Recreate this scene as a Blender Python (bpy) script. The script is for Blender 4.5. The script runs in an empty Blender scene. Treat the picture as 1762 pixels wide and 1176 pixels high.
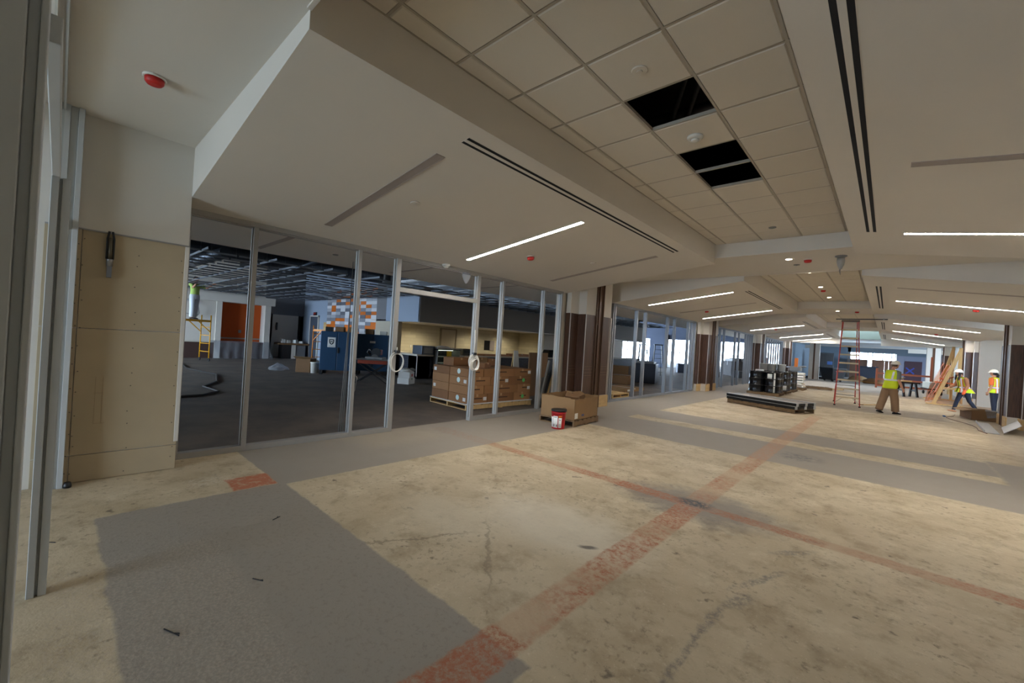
import bpy, bmesh, math, random
from math import radians as RAD, sin, cos, pi, atan, sqrt, hypot
from mathutils import Vector, Matrix
random.seed(7)
S = bpy.context.scene
COL = S.collection

# ------------------------------------------------------------------ camera, sky, exposure
CAMZ = 1.62
yaw, pitch, roll, FPX = RAD(42.352), RAD(-.012), RAD(3.57), 712.4
f0 = Vector((-sin(yaw), cos(yaw), 0)); r0 = Vector((cos(yaw), sin(yaw), 0)); u0 = Vector((0, 0, 1))
fw = f0*cos(pitch) + u0*sin(pitch); up = u0*cos(pitch) - f0*sin(pitch)
rt = r0*cos(roll) + up*sin(roll); up2 = up*cos(roll) - r0*sin(roll)
cd = bpy.data.cameras.new('camera'); cam = bpy.data.objects.new('camera', cd); COL.objects.link(cam)
cd.sensor_fit = 'HORIZONTAL'; cd.sensor_width = 36.0; cd.lens = FPX/1762*36.0
cd.clip_start = .02; cd.clip_end = 400
m = Matrix((rt, up2, -fw)).transposed().to_4x4(); m.translation = (0, 0, CAMZ); cam.matrix_world = m
S.camera = cam
W = bpy.data.worlds.new('overcast_sky'); S.world = W; W.use_nodes = True
bg = W.node_tree.nodes['Background']; bg.inputs[0].default_value = (.62, .79, 1, 1); bg.inputs[1].default_value = 8.5
S.view_settings.view_transform = 'Standard'; S.view_settings.look = 'None'
S.view_settings.gamma = 1; S.view_settings.use_curve_mapping = False
S.view_settings.exposure = 1.6
STRIP = 52.0          # radiance of the lit ceiling strips
def portal(loc, rot, sx, sy):
    l = bpy.data.lights.new('window_portal', 'AREA'); l.shape = 'RECTANGLE'; l.size = sx; l.size_y = sy
    l.cycles.is_portal = True
    o = bpy.data.objects.new('window_portal', l); o.location = loc; o.rotation_euler = rot; COL.objects.link(o)

# ------------------------------------------------------------------ materials
def lin(c):
    return tuple(((v/255+.055)/1.055)**2.4 if v > 10 else v/255/12.92 for v in c) + (1,)
MATS = {}
def mat(name, rgb, rough=.6, metal=0, var=0, scale=4, stretch=(1, 1, 1), bump=0, bscale=60, rgb2=None, emit=0, spec=.5):
    if name in MATS: return MATS[name]
    mt = bpy.data.materials.new(name); mt.use_nodes = True; nt = mt.node_tree; b = nt.nodes['Principled BSDF']
    b.inputs['Base Color'].default_value = lin(rgb); b.inputs['Roughness'].default_value = rough
    b.inputs['Metallic'].default_value = metal; b.inputs['Specular IOR Level'].default_value = spec
    if emit:
        b.inputs['Emission Color'].default_value = lin(rgb); b.inputs['Emission Strength'].default_value = emit
    if var or rgb2 or bump:
        tc = nt.nodes.new('ShaderNodeTexCoord'); mp = nt.nodes.new('ShaderNodeMapping'); mp.inputs['Scale'].default_value = stretch
        nt.links.new(tc.outputs['Object'], mp.inputs[0])
    if var or rgb2:
        n = nt.nodes.new('ShaderNodeTexNoise'); n.inputs['Scale'].default_value = scale; n.inputs['Detail'].default_value = 6
        nt.links.new(mp.outputs[0], n.inputs['Vector'])
        cr = nt.nodes.new('ShaderNodeValToRGB'); cr.color_ramp.elements[0].position = .3; cr.color_ramp.elements[1].position = .7
        a = lin(rgb); c2 = lin(rgb2) if rgb2 else tuple(max(0, v*(1-var)) for v in a[:3]) + (1,)
        cr.color_ramp.elements[0].color = c2; cr.color_ramp.elements[1].color = a
        nt.links.new(n.outputs['Fac'], cr.inputs[0]); nt.links.new(cr.outputs[0], b.inputs['Base Color'])
    if bump:
        n2 = nt.nodes.new('ShaderNodeTexNoise'); n2.inputs['Scale'].default_value = bscale; n2.inputs['Detail'].default_value = 4
        nt.links.new(mp.outputs[0], n2.inputs['Vector'])
        bp_ = nt.nodes.new('ShaderNodeBump'); bp_.inputs['Strength'].default_value = bump; bp_.inputs['Distance'].default_value = .02
        nt.links.new(n2.outputs['Fac'], bp_.inputs['Height']); nt.links.new(bp_.outputs[0], b.inputs['Normal'])
    MATS[name] = mt; return mt
def thin_glass(name, tint, refl=.08, rough=0.0, op=0):
    if name in MATS: return MATS[name]
    mt = bpy.data.materials.new(name); mt.use_nodes = True; nt = mt.node_tree; nt.nodes.clear()
    out = nt.nodes.new('ShaderNodeOutputMaterial'); tr = nt.nodes.new('ShaderNodeBsdfTransparent'); gl = nt.nodes.new('ShaderNodeBsdfGlossy')
    mx = nt.nodes.new('ShaderNodeMixShader'); fr0 = nt.nodes.new('ShaderNodeFresnel'); fr0.inputs[0].default_value = 1.4; ge = nt.nodes.new('ShaderNodeNewGeometry'); fr = nt.nodes.new('ShaderNodeMath'); fr.operation = 'MULTIPLY'; inv = nt.nodes.new('ShaderNodeMath'); inv.operation = 'SUBTRACT'; inv.inputs[0].default_value = 1.0; nt.links.new(ge.outputs['Backfacing'], inv.inputs[1]); nt.links.new(fr0.outputs[0], fr.inputs[0]); nt.links.new(inv.outputs[0], fr.inputs[1])
    tr.inputs[0].default_value = tint + (1,); gl.inputs['Roughness'].default_value = rough
    nt.links.new(fr.outputs[0], mx.inputs[0]); nt.links.new(tr.outputs[0], mx.inputs[1]); nt.links.new(gl.outputs[0], mx.inputs[2])
    if op:
        df = nt.nodes.new('ShaderNodeBsdfDiffuse'); df.inputs[0].default_value = (.75, .77, .8, 1)
        m2 = nt.nodes.new('ShaderNodeMixShader'); m2.inputs[0].default_value = op
        nt.links.new(mx.outputs[0], m2.inputs[1]); nt.links.new(df.outputs[0], m2.inputs[2]); nt.links.new(m2.outputs[0], out.inputs[0])
    else: nt.links.new(mx.outputs[0], out.inputs[0])
    MATS[name] = mt; return mt
white = mat('white_paint', (205, 198, 186), .7, var=.04, scale=1.2)
soff = mat('soffit_paint', (212, 205, 194), .8, var=.03, scale=.8)
tilem = mat('ceiling_tile_mineral', (208, 199, 184), .9, bump=.12, bscale=180)
gridm = mat('tee_bar_shaded', (168, 158, 143), .6)  # toned darker than the tiles to paint in the grid's shadow lines
gyp = mat('gypsum_board', (172, 154, 124), .85, var=.10, scale=2.2)
gyp2 = mat('gypsum_filler', (202, 190, 165), .85)
frame = mat('satin_aluminium', (150, 147, 142), .5, .25)
hollow = mat('primed_frame', (184, 186, 184), .55, .0, var=.06, scale=3)
stud = mat('galvanised_stud', (138, 142, 148), .5, .35, var=.1, scale=3)
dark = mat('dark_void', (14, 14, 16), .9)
deckm = mat('dark_deck', (16, 16, 18), .9, var=.3, scale=2)
ductm = mat('duct_steel', (78, 84, 92), .4, .7)
walnut = mat('walnut_laminate', (86, 56, 38), .42, var=.45, scale=9, stretch=(6, 6, .35), rgb2=(54, 35, 24))
bronze = mat('bronze_metal', (88, 62, 44), .4, .3)
trimw = mat('aluminium_trim', (196, 192, 186), .35, .6)
ply = mat('plywood', (206, 172, 118), .7, var=.25, scale=3, stretch=(1, 1, 4))
lumber = mat('pine_lumber', (212, 176, 118), .7, var=.22, scale=4, stretch=(5, 5, .8))
palletw = mat('pallet_wood', (128, 102, 72), .85, var=.35, scale=6)
card = mat('cardboard', (146, 114, 76), .85, var=.08, scale=5)
card2 = mat('cardboard_dark', (122, 90, 58), .85, var=.1, scale=5)
black = mat('black_plastic', (22, 22, 24), .45)
blackm = mat('black_metal', (26, 27, 30), .35, .3)
greyp = mat('grey_plastic', (120, 120, 118), .5)
redp = mat('red_plastic', (176, 22, 32), .4)
redcap = mat('red_cap', (190, 36, 30), .5)
labelm = mat('paper_label', (222, 220, 214), .7)
orangel = mat('orange_label', (214, 116, 40), .7)
whitep = mat('white_plastic', (214, 210, 200), .5)
yellow = mat('yellow_enamel', (222, 160, 22), .45)
ladderred = mat('red_fibreglass', (160, 52, 36), .5)
alu = mat('ladder_aluminium', (170, 164, 150), .4, .5)
blue = mat('blue_steel', (34, 68, 98), .42, .1, var=.12, scale=2)
orangep = mat('orange_paint', (196, 84, 16), .7)
bluegrey = mat('blue_grey_paint', (150, 162, 178), .75)
greywall = mat('grey_wall_paint', (116, 116, 118), .75)
darkgrey = mat('charcoal_paint', (134, 130, 126), .8)
ctr = mat('counter_top', (196, 188, 172), .35)
darktile = mat('navy_tile', (40, 42, 52), .35, var=.25, scale=8)
plasticfilm = thin_glass('poly_film', (.8, .84, .9), rough=.25, op=.13)
glassm = thin_glass('clear_glass', (.93, .94, .93))
litm = mat('lit_diffuser', (255, 252, 248), .5, emit=STRIP)
unlit = mat('unlit_diffuser', (158, 147, 140), .6)
hdm = mat('hard_hat_shell', (226, 220, 205), .35)
silver = mat('galvanised_sheet', (178, 180, 182), .4, .5, var=.1, scale=5)
rubber = mat('black_rubber', (24, 23, 22), .8)
steel = mat('bare_steel', (140, 140, 140), .35, .8)

# ------------------------------------------------------------------ mesh helpers
class MB:
    def __init__(s): s.v = []; s.f = []; s.sm = []
    def add(s, vs, fs, smooth=False):
        o = len(s.v); s.v += [tuple(p) for p in vs]; s.f += [tuple(i+o for i in f) for f in fs]; s.sm += [smooth]*len(fs); return s
    def box(s, x0, x1, y0, y1, z0, z1):
        x0, x1 = min(x0, x1), max(x0, x1); y0, y1 = min(y0, y1), max(y0, y1); z0, z1 = min(z0, z1), max(z0, z1)
        return s.add([(x0,y0,z0),(x1,y0,z0),(x1,y1,z0),(x0,y1,z0),(x0,y0,z1),(x1,y0,z1),(x1,y1,z1),(x0,y1,z1)],
            [(3,2,1,0),(4,5,6,7),(0,1,5,4),(1,2,6,5),(2,3,7,6),(3,0,4,7)])
    def bar(s, a, b, w, h=None, up=(0,0,1)):
        a, b = Vector(a), Vector(b); d = (b-a).normalized(); u = Vector(up)
        if abs(d.dot(u)) > .98: u = Vector((0, 1, 0))
        x = d.cross(u).normalized(); y = x.cross(d).normalized(); h = h or w; x *= w/2; y *= h/2
        return s.add([a-x-y, a+x-y, a+x+y, a-x+y, b-x-y, b+x-y, b+x+y, b-x+y], [(3,2,1,0),(4,5,6,7),(0,1,5,4),(1,2,6,5),(2,3,7,6),(3,0,4,7)])
    def tube(s, pts, r, n=8, cap=True):
        pts = [Vector(p) for p in pts]; rs = r if isinstance(r, (list, tuple)) else [r]*len(pts)
        vs = []; ref = Vector((0, 0, 1)); px = None
        for i, p in enumerate(pts):
            d = (pts[min(i+1, len(pts)-1)] - pts[max(i-1, 0)]).normalized()
            if px is None:
                px = d.cross(ref if abs(d.z) < .95 else Vector((1, 0, 0))).normalized()
            else: px = (px - d*px.dot(d)).normalized()
            py = d.cross(px)
            for k in range(n):
                t = 2*pi*k/n; vs.append(p + (px*cos(t) + py*sin(t))*rs[i])
        fs = [(i*n+k, i*n+(k+1) % n, (i+1)*n+(k+1) % n, (i+1)*n+k) for i in range(len(pts)-1) for k in range(n)]
        s.add(vs, fs, True); o = len(s.v)-len(vs)
        if cap:
            s.f += [tuple(o+k for k in reversed(range(n))), tuple(o+(len(pts)-1)*n+k for k in range(n))]; s.sm += [False, False]
        return s
    def lathe(s, prof, n=16, c=(0,0,0), axis='z', sx=1, sy=1, smooth=True):
        vs = []
        for r, z in prof:
            for k in range(n):
                t = 2*pi*k/n; p = (r*cos(t)*sx, r*sin(t)*sy, z)
                if axis == 'x': p = (p[2], p[0], p[1])
                if axis == 'y': p = (p[0], p[2], p[1])
                vs.append((p[0]+c[0], p[1]+c[1], p[2]+c[2]))
        L = len(prof)
        fs = [(i*n+k, i*n+(k+1) % n, (i+1)*n+(k+1) % n, (i+1)*n+k) for i in range(L-1) for k in range(n)]
        s.add(vs, fs, smooth); o = len(s.v)-len(vs)
        s.f += [tuple(o+k for k in reversed(range(n))), tuple(o+(L-1)*n+k for k in range(n))]; s.sm += [False, False]
        return s
    def prism(s, poly, z0, z1):
        n = len(poly)
        return s.add([(x, y, z0) for x, y in poly] + [(x, y, z1) for x, y in poly],
            [tuple(reversed(range(n))), tuple(range(n, 2*n))] + [(i, (i+1) % n, n+(i+1) % n, n+i) for i in range(n)])
    def hull4(s, lo, hi):           # any two quads
        return s.add(lo+hi, [(3,2,1,0),(4,5,6,7),(0,1,5,4),(1,2,6,5),(2,3,7,6),(3,0,4,7)])
    def mesh(s, name, mt):
        me = bpy.data.meshes.new(name); me.from_pydata(s.v, [], s.f)
        me.polygons.foreach_set('use_smooth', s.sm); me.update()
        bm = bmesh.new(); bm.from_mesh(me); bmesh.ops.recalc_face_normals(bm, faces=bm.faces); bm.to_mesh(me); bm.free()
        if mt: me.materials.append(mt)
        return me
    def build(s, name, mt, parent=None, bev=0, loc=None, rot=None):
        o = bpy.data.objects.new(name, s.mesh(name, mt)); COL.objects.link(o)
        if parent: o.parent = parent
        if loc: o.location = loc
        if rot: o.rotation_euler = rot
        if bev:
            b = o.modifiers.new('bevel', 'BEVEL'); b.width = bev; b.segments = 2; b.limit_method = 'ANGLE'
        return o
def obj(name, me, parent=None, loc=(0,0,0), rot=(0,0,0)):
    o = bpy.data.objects.new(name, me); COL.objects.link(o); o.location = loc; o.rotation_euler = rot
    if parent: o.parent = parent
    return o
def tag(o, label=None, cat=None, group=None, kind=None):
    for k, v in (('label', label), ('category', cat), ('group', group), ('kind', kind)):
        if v: o[k] = v
    return o
def root(name, label, cat, loc=(0,0,0), rz=0, group=None, rot=None):
    o = bpy.data.objects.new(name, None); COL.objects.link(o); o.empty_display_size = .1
    o.location = loc; o.rotation_euler = rot or (0, 0, rz)
    return tag(o, label, cat, group)
def struct(name, o=None):
    if o is None:
        o = bpy.data.objects.new(name, None); COL.objects.link(o); o.empty_display_size = .1
    o['kind'] = 'structure'; return o
def copy_tree(o, parent=None):
    c = o.copy(); COL.objects.link(c)
    if parent: c.parent = parent
    for ch in list(o.children): copy_tree(ch, c)
    return c

# ------------------------------------------------------------------ ceiling geometry
XC, XI, ZI, XG, ZG = -1.56, -2.63, 3.40, -6.11, 2.93
SL = (ZI-ZG)/(XI-XG); ZC = 3.52; ZT = 3.773
XR, XGR = 2*XC-XI, 2*XC-XG
def sz(x): return ZI + SL*(x-XI) if x < XC else ZI - SL*(x-XR)
BAYS = [(.93, 8.67), (10.93, 18.67), (20.9, 28.6), (30.9, 38.8)]

# ------------------------------------------------------------------ floor
def floor_material():
    mt = bpy.data.materials.new('worn_concrete_floor'); mt.use_nodes = True; nt = mt.node_tree; L = nt.links
    b = nt.nodes['Principled BSDF']
    tc = nt.nodes.new('ShaderNodeTexCoord'); se = nt.nodes.new('ShaderNodeSeparateXYZ'); L.new(tc.outputs['Object'], se.inputs[0])
    def Mth(op, a, c=None, clamp=False):
        n = nt.nodes.new('ShaderNodeMath'); n.operation = op; n.use_clamp = clamp
        for i, v in enumerate((a, c)):
            if v is None: continue
            if isinstance(v, (int, float)): n.inputs[i].default_value = v
            else: L.new(v, n.inputs[i])
        return n.outputs[0]
    def noise(scale, detail=6, stretch=None, rough=.6):
        n = nt.nodes.new('ShaderNodeTexNoise'); n.inputs['Scale'].default_value = scale; n.inputs['Detail'].default_value = detail; n.inputs['Roughness'].default_value = rough
        if stretch:
            mp = nt.nodes.new('ShaderNodeMapping'); mp.inputs['Scale'].default_value = stretch; L.new(tc.outputs['Object'], mp.inputs[0]); L.new(mp.outputs[0], n.inputs['Vector'])
        else: L.new(tc.outputs['Object'], n.inputs['Vector'])
        return n.outputs['Fac']
    def ramp(v, a, c):               # 0 below a, 1 above c
        n = nt.nodes.new('ShaderNodeMapRange'); n.clamp = True; L.new(v, n.inputs[0]); n.inputs[1].default_value = a; n.inputs[2].default_value = c
        return n.outputs[0]
    n1 = noise(9, 8, rough=.7); n2 = noise(1.3, 5); n3 = noise(26, 6, rough=.75); n4 = noise(3.2, 8, rough=.7); n5 = noise(60, 3)
    wob = Mth('MULTIPLY', Mth('SUBTRACT', n1, .5), 1.0); wob2 = Mth('MULTIPLY', Mth('SUBTRACT', n4, .5), 1.0)
    def coords(amt):
        return (Mth('ADD', se.outputs[0], Mth('MULTIPLY', wob, amt)), Mth('ADD', se.outputs[1], Mth('MULTIPLY', wob2, amt)))
    def rect(x0, x1, y0, y1, amt=.05, soft=.02):
        X, Y = coords(amt)
        def edge(v, a, sgn):
            d = Mth('SUBTRACT', v, a) if sgn > 0 else Mth('SUBTRACT', a, v)
            return Mth('ADD', Mth('MULTIPLY', d, 1/soft), .5, clamp=True)
        r = Mth('MULTIPLY', edge(X, x0, 1), edge(X, x1, -1))
        return Mth('MULTIPLY', r, Mth('MULTIPLY', edge(Y, y0, 1), edge(Y, y1, -1)))
    def blob(x, y, rx, ry, amt=.3, rot=0, soft=.35):
        X, Y = coords(amt); dx = Mth('SUBTRACT', X, x); dy = Mth('SUBTRACT', Y, y)
        if rot:
            c, s_ = cos(rot), sin(rot); dx, dy = Mth('ADD', Mth('MULTIPLY', dx, c), Mth('MULTIPLY', dy, s_)), Mth('SUBTRACT', Mth('MULTIPLY', dy, c), Mth('MULTIPLY', dx, s_))
        d = Mth('SQRT', Mth('ADD', Mth('POWER', Mth('MULTIPLY', dx, 1/rx), 2), Mth('POWER', Mth('MULTIPLY', dy, 1/ry), 2)))
        return Mth('SUBTRACT', 1, ramp(d, 1-soft, 1+soft))
    cur = None
    def layer(color, mask, strength=1.0):
        nonlocal cur
        mx = nt.nodes.new('ShaderNodeMix'); mx.data_type = 'RGBA'
        L.new(Mth('MULTIPLY', mask, strength) if strength != 1 else mask, mx.inputs[0])
        if cur is None: mx.inputs[6].default_value = lin(BASE)
        else: L.new(cur, mx.inputs[6])
        mx.inputs[7].default_value = lin(color); cur = mx.outputs[2]
    BASE = (196, 180, 152)
    layer((168, 150, 120), ramp(n2, .35, .65), .8)
    layer((148, 130, 102), ramp(n4, .50, .66), .65)
    layer((214, 200, 172), ramp(noise(2.1, 7, rough=.7), .56, .7), .6)
    layer((118, 104, 86), ramp(n1, .60, .70), .7)
    layer((128, 114, 92), Mth('MULTIPLY', ramp(noise(18, 5, rough=.7), .54, .64), ramp(noise(1.7, 4), .42, .6)), .7)
    layer((222, 208, 180), ramp(noise(34, 4, rough=.7), .6, .72), .5)
    layer((92, 82, 70), ramp(noise(4.5, 3), .68, .73), .65)
    layer((112, 100, 84), ramp(n3, .62, .70), .5)
    layer((214, 204, 184), blob(-2.1, 3.1, .75, .42, .5), .6)
    layer((208, 196, 172), blob(-2.9, 2.5, .6, .3, .6), .45)
    layer((112, 103, 93), blob(-1.72, 2.95, .07, .03, .06, .6))
    for (x, y, rx, ry, rr) in ((-.53, 4.2, .2, .035, .9), (-.62, 3.5, .3, .03, 1.2), (-.66, 3.1, .14, .05, 1.3), (-.73, 2.75, .25, .03, 1.5), (-.74, 2.3, .3, .022, 1.55), (-.45, 4.6, .12, .03, .5)):
        layer((92, 92, 96), Mth('MULTIPLY', blob(x, y, rx, ry, .12, rr), ramp(n3, .42, .56)), .55)
    layer((120, 106, 86), blob(-2.75, 1.95, .5, .015, .25, 1.1), .6)
    layer((120, 106, 86), blob(-2.2, 2.3, .5, .015, .25, 2.4), .5)
    grey = (146, 137, 125)
    rag = .28
    gmask = rect(-4.62, -1.25, .262, 1.655, .10, .02)
    layer(grey, gmask)
    layer((178, 164, 146), Mth('MULTIPLY', rect(-3.75, -1.7, .0, .86, .2, .1), ramp(n5, .46, .6)), .42)
    layer((112, 103, 95), Mth('MULTIPLY', gmask, ramp(n3, .52, .62)), .35)
    g2 = rect(-6.2, -4.55, 1.6, 60, .06, .015); layer(grey, g2)
    layer((182, 166, 138), rect(-6.2, -5.3, 3.0, 4.4, .6, .4), .25)
    g3 = rect(-4.6, 1.45, 7.55, 9.25, .14, .05); layer(grey, g3)
    g4 = rect(-4.6, 1.35, 9.8, 11.1, .14, .05); layer(grey, g4)
    layer(grey, rect(1.35, 4, 7.55, 11.3, .15, .08)); layer(grey, rect(1.9, 4, 11.0, 60, .5, .5), .55); layer((128, 116, 104), rect(-4.6, 1.4, 18.2, 20.6, .5, .2), .6)
    layer(grey, rect(-4.6, 1.4, 28.4, 31, .5, .2), .6)
    layer((120, 114, 108), blob(-1.45, 4.65, .75, .42, .9, .1), .75)
    layer((92, 94, 98), Mth('MULTIPLY', blob(-1.0, 8.35, .28, .3, .4), ramp(n1, .4, .6)), .8)
    org = (160, 90, 56); patch = ramp(noise(1.15, 4, rough=.6), .40, .58)
    wear = ramp(noise(17, 9, rough=.8), .45, .6); wear2 = ramp(noise(24, 8, (1, 1, 1), .8), .43, .58)
    layer((176, 142, 110), rect(-1.60, -1.35, .95, 14.5, .05, .03), .42)
    layer(org, Mth('MULTIPLY', rect(-1.60, -1.35, .75, 7.6, .06, .02), Mth('MULTIPLY', wear, patch)), .9)
    layer(org, Mth('MULTIPLY', rect(-1.60, -1.35, .75, 1.75, .1, .03), wear2), .9)
    layer((176, 116, 82), Mth('MULTIPLY', rect(-1.62, -1.34, 7.5, 15, .06, .03), wear), .6)
    layer((160, 116, 86), rect(-4.55, 6, 4.55, 4.73, .07, .03), .38)
    layer(org, Mth('MULTIPLY', rect(-4.55, 6, 4.55, 4.73, .05, .02), Mth('MULTIPLY', wear2, patch)), .9)
    layer(org, Mth('MULTIPLY', rect(-2.35, -1.55, 4.53, 4.75, .05, .02), wear2), .8); layer(org, Mth('MULTIPLY', rect(-1.6, -1.35, 3.85, 4.55, .06, .02), wear2), .85)
    layer((150, 112, 92), Mth('MULTIPLY', rect(-5.9, -4.5, 4.5, 4.78, .08, .05), wear), .5)
    layer((172, 100, 70), Mth('MULTIPLY', rect(-5.02, -4.63, 1.22, 1.6, .1, .02), ramp(noise(11, 8, rough=.8), .36, .5)), .95)
    layer((72, 74, 78), Mth('MULTIPLY', blob(-1.48, 4.69, .17, .12, .12), ramp(n3, .40, .5)), .95)
    layer((214, 205, 184), Mth('MULTIPLY', rect(-5.2, -4.95, .95, 1.3, .3, .1), wear2), .5)
    layer((178, 142, 112), Mth('MULTIPLY', rect(-4.5, 2, 12.9, 13.05, .1, .05), wear), .6)
    # bare concrete inside the dining hall
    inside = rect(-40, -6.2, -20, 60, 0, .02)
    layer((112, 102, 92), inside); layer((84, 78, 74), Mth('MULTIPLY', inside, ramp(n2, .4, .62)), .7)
    far = rect(-6.2, 9, 31, 80, .2, .3); layer((150, 148, 146), far, .6)
    L.new(cur, b.inputs['Base Color'])
    rr = nt.nodes.new('ShaderNodeMapRange'); L.new(n4, rr.inputs[0]); rr.inputs[3].default_value = .55; rr.inputs[4].default_value = .8
    L.new(rr.outputs[0], b.inputs['Roughness']); b.inputs['Specular IOR Level'].default_value = .35
    bp_ = nt.nodes.new('ShaderNodeBump'); bp_.inputs['Strength'].default_value = .25; bp_.inputs['Distance'].default_value = .01
    L.new(Mth('ADD', n3, Mth('MULTIPLY', n5, .6)), bp_.inputs['Height']); L.new(bp_.outputs[0], b.inputs['Normal'])
    return mt
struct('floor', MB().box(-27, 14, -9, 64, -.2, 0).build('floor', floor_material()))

# ------------------------------------------------------------------ ceiling: channels, sloped soffits, tile trays
chan = MB()
ch = [(-1.33, BAYS[0][0])] + [(BAYS[i][1], BAYS[i+1][0]) for i in range(3)]
for a, c in ch: chan.box(XG-.1, XGR+.1, a, c, ZC, ZC+.06)
ceiling = struct('ceiling', chan.build('ceiling', soff))
for bi, (a, c) in enumerate(BAYS):
    for s in (-1, 1):
        xi, xg = (XI, XG) if s < 0 else (XR, XGR)
        sm_ = MB()                                   # sloped slab with closed ends
        sm_.hull4([(xi, a, ZI), (xg, a, ZG), (xg, c, ZG), (xi, c, ZI)], [(xi, a, ZT+.03), (xg, a, ZT+.03), (xg, c, ZT+.03), (xi, c, ZT+.03)])
        sm_.build('soffit', soff, ceiling)
    if bi < 3: MB().box(XI-.001, XR+.001, c-.006, c+.02, ZC-.012, ZT+.05).build('tray_end_fascia', soff, ceiling); MB().box(XI, XR, a-.02, a+.006, ZC-.012, ZT+.05).build('tray_end_fascia', soff, ceiling)
# the bay behind the camera carries on the same way
for s in (-1, 1):
    xi, xg = (XI, XG) if s < 0 else (XR, XGR)
    MB().hull4([(xi, -9, ZI), (xg, -9, ZG), (xg, -1.33, ZG), (xi, -1.33, ZI)], [(xi, -9, ZT+.03), (xg, -9, ZT+.03), (xg, -1.33, ZT+.03), (xi, -1.33, ZT+.03)]).build('soffit', soff, ceiling)
MB().box(XI, XR, -9, -1.33, ZT, ZT+.03).build('tray_lid', tilem, ceiling); MB().box(XI, XR, -1.35, -1.3, ZC, ZT+.05).build('tray_end_fascia', soff, ceiling)
# tile grid lines of the tray
LX = [-2.628, -2.445, -1.828, -1.217, -.609, -.489]
tile_meshes = {}
def tile_mesh(w, l):
    k = (round(w, 3), round(l, 3))
    if k not in tile_meshes:
        g = .009; t = MB(); t.hull4([(g+.012, g+.012, 0), (w-g-.012, g+.012, 0), (w-g-.012, l-g-.012, 0), (g+.012, l-g-.012, 0)], [(g, g, .012), (w-g, g, .012), (w-g, l-g, .012), (g, l-g, .012)])
        t.box(.004, w-.004, .004, l-.004, .012, .02); tile_meshes[k] = t.mesh('ceiling_tile', tilem)
    return tile_meshes[k]
missing = {(2, 3.244), (2, 4.464), (2, 5.074)}
for bi in range(3):
    a, c = BAYS[bi]
    y0 = (1.414 if bi == 0 else a + .4) ; ys = []
    y = y0
    while y > a+.05: y -= .61
    while y < c-.02: ys.append(y); y += .61
    ys.append(y)
    if bi < 2:
        lb = MB().box(-.010, .010, a, c, -.002, .03).mesh('tee_bar', gridm); cb = MB().box(XI, XR, -.010, .010, -.0015, .03).mesh('cross_tee', gridm)
        for x in LX: obj('tee_bar', lb, ceiling, (x, 0, ZT))
        for y in ys:
            if a < y < c: obj('cross_tee', cb, ceiling, (0, y, ZT))
        for i in range(5):
            for y in ys[:-1]:
                if (i, round(y, 3)) in missing and bi == 0: continue
                ya, yb = max(y, a), min(y+.61, c)
                if yb-ya < .05: continue
                obj('ceiling_tile', tile_mesh(LX[i+1]-LX[i], yb-ya), ceiling, (LX[i], ya, ZT-.006))
    else:
        tl = MB()
        for i in range(5):
            for y in ys[:-1]: tl.box(LX[i]+.012, LX[i+1]-.012, max(y, a)+.012, min(y+.61, c)-.012, ZT, ZT+.02)
        tag(tl.build('ceiling_tile', tilem, ceiling), kind='stuff')
        MB().box(XI, XR, a, c, ZT+.012, ZT+.03).build('tile_backing', gridm, ceiling)
# plenum above tray 1 with the services seen through the missing tiles
a, c = BAYS[0]
pl = MB()
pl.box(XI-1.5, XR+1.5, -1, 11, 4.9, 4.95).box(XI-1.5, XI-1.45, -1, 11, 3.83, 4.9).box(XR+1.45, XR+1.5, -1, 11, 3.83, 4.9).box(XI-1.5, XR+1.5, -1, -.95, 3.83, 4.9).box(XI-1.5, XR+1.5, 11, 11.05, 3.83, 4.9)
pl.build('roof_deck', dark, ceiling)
pp = mat('plenum_pipe', (92, 92, 94), .5, .4)
for k, (p0, p1, r) in enumerate([((-3.4, 2.5, 4.6), (0, 4.8, 4.5), .05), ((-2.6, 5.8, 4.4), (-.6, 2.4, 4.5), .03), ((-2.5, 6.0, 4.42), (-.5, 2.5, 4.52), .025), ((-1.45, 2, 4.35), (-1.3, 7, 4.4), .04), ((-2.2, 3, 4.7), (-.8, 3.6, 4.7), .03), ((-3, 4.9, 4.5), (0, 5.3, 4.6), .06)]):
    MB().tube([p0, p1], r, 8).build('plenum_pipe', pp, ceiling)
MB().box(-3.4, -1.75, 3.3, 3.75, 4.25, 4.6).build('plenum_duct', pp, ceiling)
# the last bay ends in a tall lit well
a, c = BAYS[3]
MB().box(XI, XR, a, c-2.5, ZT, ZT+.03).build('tray_lid', tilem, ceiling)
for (x0, x1) in ((XI-.02, XI), (XR, XR+.02)): MB().box(x0, x1, c-2.5, c, ZT+.031, 5.0).build('tray_side_fascia', soff, ceiling); MB().box(x0, x1, c+.001, c+.3, ZI, 5.0).build('tray_side_fascia', soff, ceiling)
MB().box(XI, XR, c+.28, c+.34, ZI-.05, 5.0).build('tray_end_fascia', mat('pale_green_paint', (120, 130, 118), .7), ceiling)
MB().box(XI, XR, c-2.52, c-2.5, ZT, 5.0).build('well_side', soff, ceiling)
portal(((XI+XR)/2, c-.25, 4.95), (0, 0, 0), XR-XI, 1.1)
MB().box(XI, XR, a-.02, a, ZC, ZT+.05).build('tray_end_fascia', soff, ceiling)
MB().box(-6.25, XGR+5, 39.15, 50, 3.1, 3.5).build('hall_soffit', mat('hall_paint', (190, 196, 202), .8), ceiling)
MB().box(XG-.1, XI-.02, 38.8, 39.15, 2.93, 3.9).build('hall_header', soff, ceiling); MB().box(XR+.02, XGR+.1, 38.8, 39.15, 2.93, 3.9).build('hall_header', soff, ceiling)
MB().box(-6.25, XGR+5, 50, 58.2, 3.9, 4.0).build('hall_deck', mat('hall_deck', (90, 100, 112), .8), ceiling)
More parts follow.
